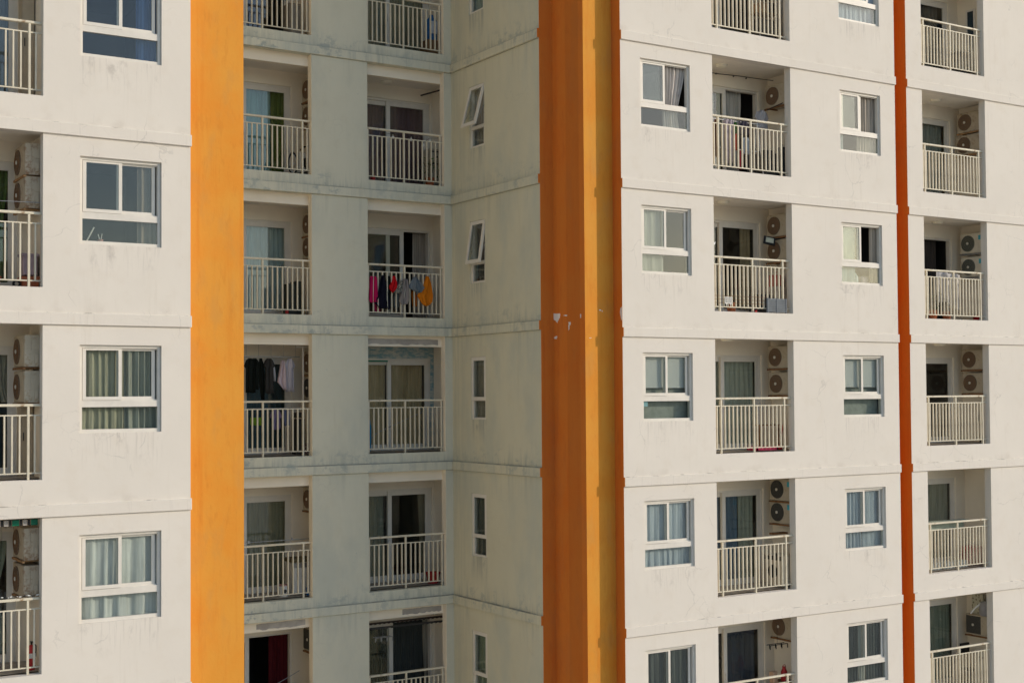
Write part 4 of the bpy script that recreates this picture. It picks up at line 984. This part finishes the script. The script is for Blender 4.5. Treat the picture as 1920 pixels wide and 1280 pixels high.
# far right wing belongings
k = 3; z = zk(k)+FL+.02
o = link('window', MB().box(0,0,0,.05,.03,1.2).box(.25,0,0,.30,.03,1.2).box(.05,0,1.15,.25,.03,1.2).box(.05,0,0,.25,.03,.05).mesh('window', m_frame), BLD, (FX-.03, 1.0, zk(k)-1.75), R(-90))
MB().box(.05,.008,.05,.25,.02,1.15).build('pane', plain('dark_blue_pane',(.03,.045,.055),.1,spec=.6), o)
b = MB().bbox(29.1,.6,z,29.6,.95,z+.75,.03); tag(b.build('crate', m_dark), 'dark chest on the topmost balcony past the narrow orange slot', 'chest')
plant(27.25,.5,z,.7,'thin green plant by the dark taupe drape',26,.16,seed=13)
k = 1; z = zk(k)+FL+.02
def fold(u, v): return (27.85+.95*u, .42+.05*math.sin(u*14)+.02*math.sin(u*31+v*3), zk(k)-1.33-.06*u-(.86-.1*math.sin(u*5))*v)
o = MB().sheet(fold, 40, 12).build('bedsheet', fabric('white_sheet_cloth',(.60,.57,.55),.06), None, (0,0,0), 0, .004)
tag(o, 'white bedsheet hung behind the railing of the dark drape balcony', 'bedsheet')
plant(27.62,.36,z,.55,'small flowering plant behind the railing next to the bedsheet',40,.20,seed=17)
plant(28.45,.62,z,.95,'tall dark green plant behind the white bedsheet',30,.14,seed=19)
tag(MB().lathe([(.10,0),(.14,.14),(.15,.15)],18).build('bucket', m_red, None, (29.50,.48,z)), 'red bucket at the end of the bedsheet balcony', 'bucket')
tag(MB().bbox(27.75,.95,z,28.05,1.1,z+1.05,.01).build('folding_table', m_dark), 'dark folded table behind the bedsheet', 'table')
k = 0
tag(MB().bbox(28.55,2.2,zk(k)-1.35,28.95,2.4,zk(k)-.95,.04).build('speaker', m_black), 'black speaker inside the bare dark glass door past the orange slot', 'speaker')
tag(MB().bbox(29.05,2.0,zk(k)-1.2,29.2,2.2,zk(k)-.8,.02).build('vase', m_red), 'red vase inside the bare dark glass door', 'vase')
tag(MB().lathe([(.02,0),(.022,.5),(.03,.52),(.06,.6),(.01,.9)],10).build('broom', m_dark, None, (29.55,.5,zk(k)+FL+.02)), 'dark upright broom in the corner of the bare glass door balcony', 'broom')
k = -1; z = zk(k)+FL+.02
tag(MB().bbox(29.35,.6,z,29.70,.98,z+.46,.02).build('box', m_red), 'red box in the corner of the balcony without air conditioner', 'box')
tag(MB().bbox(29.02,.5,z,29.32,.8,z+.30,.02).build('storage_box', plain('dark_red_plastic',(.25,.02,.02),.5)), 'dark red storage box before the red box', 'storage box')
for i, xx in enumerate((27.45,27.95,28.45)):
    tag(MB().bbox(xx,.38,z,xx+.38,.62,z+.17,.015).build('tub', plain('pale_blue_tub',(.42,.46,.46),.5)), ('pale tub nearest the orange slot on the oat drape balcony floor','pale middle tub on the oat drape balcony floor','pale tub nearest the red boxes on the oat drape balcony floor')[i], 'tub')
tag(MB().box(27.5,.8,z+.95,29.2,.82,z+1.18).box(27.5,.5,z+1.17,29.2,.82,z+1.19).build('folding_table', plain('pale_green_sheet',(.42,.48,.40),.5)), 'pale green folded sheet behind the handrail of the oat drape balcony', 'table')
k = -2; z = zk(k)+FL+.02
tk = empty('water_tank', (29.58,.45,zk(k)-.70)); MB().lathe([(.14,0),(.16,.03),(.16,.30),(.12,.36)],20).build('body', plain('grey_tank',(.30,.28,.27),.5), tk)
MB().path([(-.22,.3,.04),(-.18,.18,.2),(-.1,.05,.33),(0,-.02,.36),(.08,-.03,.33)],.025,8).build('hose', m_whitep, tk)
tag(tk, 'grey tank with white hose above the square-guard air conditioner', 'tank')
t = NT('mosaic_scrap_sheet'); vo = t.n('ShaderNodeTexVoronoi'); t.l(t.obj(), vo.inputs['Vector']); vo.inputs['Scale'].default_value = 14
m_mos = t.fin(t.mix(t.ss(vo.outputs['Distance'], .2, .5), (.20,.17,.10), (.58,.55,.42)), .8)
tag(MB().box(29.70,.62,zk(k)-.72,29.74,.98,zk(k)-.18).build('board', m_mos), 'mottled cream board above the square-guard air conditioner', 'board')
ch = empty('chair', (29.35,.78,z)); MB().bbox(-.18,-.16,.42,.18,.18,.46,.01).build('seat', m_black, ch)
MB().bbox(-.18,.15,.80,.18,.19,1.10,.02).build('backrest', m_black, ch)
lg = MB().tube((0,0,0),(0,0,.44),.014,6).mesh('leg', m_black)
for xx, yy in ((-.16,-.14),(.16,-.14),(-.16,.16),(.16,.16)): link('leg', lg, ch, (xx,yy,0))
MB().box(-.17,.16,.44,-.14,.18,.82).box(.14,.16,.44,.17,.18,.82).build('back_frame', m_black, ch)
tag(ch, 'black chair below the square-guard air conditioner', 'chair')
t = NT('dotted_screen_sheet'); vo = t.n('ShaderNodeTexVoronoi'); t.l(t.obj((1,1,1)), vo.inputs['Vector']); vo.inputs['Scale'].default_value = 9
m_dot = t.fin(t.mix(t.ss(vo.outputs['Distance'], .18, .24), (.10,.08,.06), (.46,.40,.30)), .8)
tag(MB().box(28.95,.30,z,29.62,.31,zk(k)-1.52).build('screen', m_dot), 'dotted beige screen behind the lowest railing past the orange slot', 'screen')
# things standing just inside the windows of the far wing
wn = zk(1)-1.80
g = empty('brush_cup', (AW[0]+.42,.34,wn)); MB().lathe([(.04,0),(.05,.10)],12).build('cup', plain('pink_cup',(.45,.25,.22),.5), g); MB().tube((0,0,.05),(.03,0,.2),.006).tube((0,0,.05),(-.04,0,.19),.006).build('brush', m_whitep, g)
tag(g, 'cup with brushes inside the dark lower pane of the second-highest window', 'cup')
tag(MB().tube((AW[0]+.16,.36,wn),(AW[0]+.30,.30,wn+.30),.012,8).build('stick', m_whitep), 'white stick leaning inside the dark lower pane', 'stick')
MBs = MB().bbox(E2[0]+.95,.30,zk(1)-1.80,E2[0]+1.3,.5,zk(1)-1.58,.04)
tag(MBs.build('packet', plain('pale_pink_pack',(.55,.45,.47),.5)), 'pale pink packet inside the third-highest window by the orange slot', 'packet')
lat('bottle','pale blue bottle beside the pink packet inside the window','bottle',plain('pale_blue_plastic',(.40,.52,.56),.4),[(.07,0),(.08,.02),(.08,.2),(.03,.27),(.03,.3)],(E2[0]+.78,.38,zk(1)-1.80))
o = MB().box(E1[0]+.07,W+.065+.026,zk(0)-1.50,E1[0]+.19,W+.065+.0295,zk(0)-1.40).build('sticker', plain('pale_blue_sticker',(.28,.50,.58),.5)); tag(o, 'pale blue sticker in the corner of the lower pane below a roller blind', 'sticker')

# peeled plaster on the lintels (grey bare render), built as thin proud patches
def lintel_patch(x0, x1, k, z0, z1, seed):
    rr = random.Random(seed); n = 16; pts = []
    for i in range(n+1): pts.append((x0+(x1-x0)*i/n, z0 + rr.uniform(0,.035)))
    for i in range(n+1): pts.append((x1-(x1-x0)*i/n, z1 - rr.uniform(0,.012)))
    b = MB().prism([(x, z) for x, z in pts], RB+.2-.024, RB+.2-.02+.001)
    o = b.build('bare_patch', m_patch, BLD, (0,0,zk(k))); o['label'] = 'bare grey patch of peeled lintel plaster'
lintel_patch(14.12, 16.0, 0, -.03, .12, 1); lintel_patch(11.35, 12.52, -2, -.03, .13, 2); lintel_patch(15.0, 16.05, -2, -.02, .13, 3)
# peeled flakes on the dark orange pier
def flake(y, z, w, h, seed, jag=.45):
    o = peel_x(blob(y, z, w, h, seed, 22, jag), 16.62-.003, .004).build('peeled_flake', m_peel, PIER if False else BLD)
for f in ((1.0,1.70,.12,.025,2),(.87,1.52,.07,.08,3),(.89,1.44,.035,.13,8),(1.34,1.235,.13,.05,4),(.50,1.66,.03,.08,5)): flake(*f)

big = [(1.405,1.765),(1.30,1.755),(1.19,1.755),(1.175,1.72),(1.19,1.69),(1.20,1.64),(1.215,1.66),(1.235,1.60),(1.25,1.615),(1.275,1.545),(1.295,1.585),(1.315,1.56),(1.33,1.60),(1.365,1.61),(1.40,1.63)]
peel_x(big, 16.62-.003, .004).build('peeled_flake', m_peel, BLD)
b = MB(); pts = [(.055,1.86),(.11,1.83),(.13,1.74),(.10,1.64),(.075,1.56),(.055,1.60)]; n = len(pts)
b.add([(17.472,y,z) for y, z in pts]+[(17.476,y,z) for y, z in pts],[tuple(range(n-1,-1,-1)),tuple(range(n,2*n))]+[(i,(i+1)%n,n+(i+1)%n,n+i) for i in range(n)])
b.build('peeled_flake', m_peel, BLD)
for x, z, w_, h_, sd_ in ((17.12,1.79,.05,.03,21),(17.17,1.775,.02,.03,22),(16.85,1.19,.06,.012,23)):
    MB().prism(blob(x, z, w_, h_, sd_, 14), .357, .3605).build('peeled_flake', m_peel, BLD)
# ------------------------------------------------------------------ ground and air
t = NT('courtyard_concrete'); P = t.pos()
col = t.mix(t.ss(t.noise(P, .03, 6), .35, .65), (.47,.41,.33), (.56,.49,.40))
gm_ = t.fin(col, .95)
g = MB().quad((-1500,-1500,ZB),(1500,-1500,ZB),(1500,1500,ZB),(-1500,1500,ZB)).build('ground', gm_)
g['kind'] = 'structure'; g['label'] = 'pale concrete ground far below the facade'

# added wooded rise out of view, blocks the horizon glow in the panes
def ring(u, v):
    a = u*2*PI; hh = 34 + 9*math.sin(a*3+1) + 6*math.sin(a*7) + 4*math.sin(a*17+2) + 2*math.sin(a*41)
    rr_ = 420 + 260*v
    return (20+rr_*math.cos(a), rr_*math.sin(a), ZB - 1 + (24+hh)*math.sin(min(1, v*1.02)*PI/2)**.8)
hl = MB().sheet(ring, 200, 8).build('horizon_blocker', plain('horizon_blocker_green', (.13,.15,.13), .95, var=.08, scale=.004)); hl['kind'] = 'structure'
hl['label'] = 'added low wooded rise out of view, blocking horizon glow in the panes'
# ------------------------------------------------------------------ light
SUN = Vector((1.4, -1.0, .60)).normalized()
el = math.asin(SUN.z); az = math.atan2(SUN.x, SUN.y)
w = bpy.data.worlds.new('World'); sc.world = w; w.use_nodes = True; nt = w.node_tree; nt.nodes.clear()
sky = nt.nodes.new('ShaderNodeTexSky'); sky.sky_type = 'NISHITA'; sky.sun_disc = False
sky.sun_elevation = el; sky.sun_rotation = az; sky.air_density = 1.0; sky.dust_density = .6; sky.ozone_density = .8; sky.altitude = 0
bg = nt.nodes.new('ShaderNodeBackground'); bg.inputs[1].default_value = .15
wo = nt.nodes.new('ShaderNodeOutputWorld'); nt.links.new(sky.outputs[0], bg.inputs[0]); nt.links.new(bg.outputs[0], wo.inputs[0])
sd = bpy.data.lights.new('sun', 'SUN'); sd.energy = 2.0; sd.angle = R(.5); sd.color = (1.0, .875, .725)
so = bpy.data.objects.new('sun', sd); COL.objects.link(so); so.rotation_euler = SUN.to_track_quat('Z', 'Y').to_euler(); so.location = (20,-20,20)

# ------------------------------------------------------------------ camera
f, pi_, ro, ya, D, pcx, pcy = 2545.656, R(1.600014), R(-.388122), R(32.383886), 23.213863, 965.845, 668.020
fw = Vector((math.sin(ya)*math.cos(pi_), math.cos(ya)*math.cos(pi_), math.sin(pi_)))
rt = Vector((math.cos(ya), -math.sin(ya), 0)); up = rt.cross(fw)
r2 = rt*math.cos(ro) + up*math.sin(ro); u2 = -rt*math.sin(ro) + up*math.cos(ro)
cd = bpy.data.cameras.new('camera'); cam = bpy.data.objects.new('camera', cd); COL.objects.link(cam)
cam.matrix_world = Matrix(((r2.x,u2.x,-fw.x,0),(r2.y,u2.y,-fw.y,-D),(r2.z,u2.z,-fw.z,0),(0,0,0,1)))
cd.sensor_width = 36; cd.sensor_fit = 'HORIZONTAL'; cd.lens = f/1920*36
cd.shift_x = -(pcx-960)/1920; cd.shift_y = (pcy-640)/1920
cd.clip_start = .5; cd.clip_end = 5000
sc.camera = cam
sc.view_settings.view_transform = 'Standard'; sc.view_settings.look = 'None'; sc.view_settings.gamma = 1
sc.view_settings.exposure = 0.29
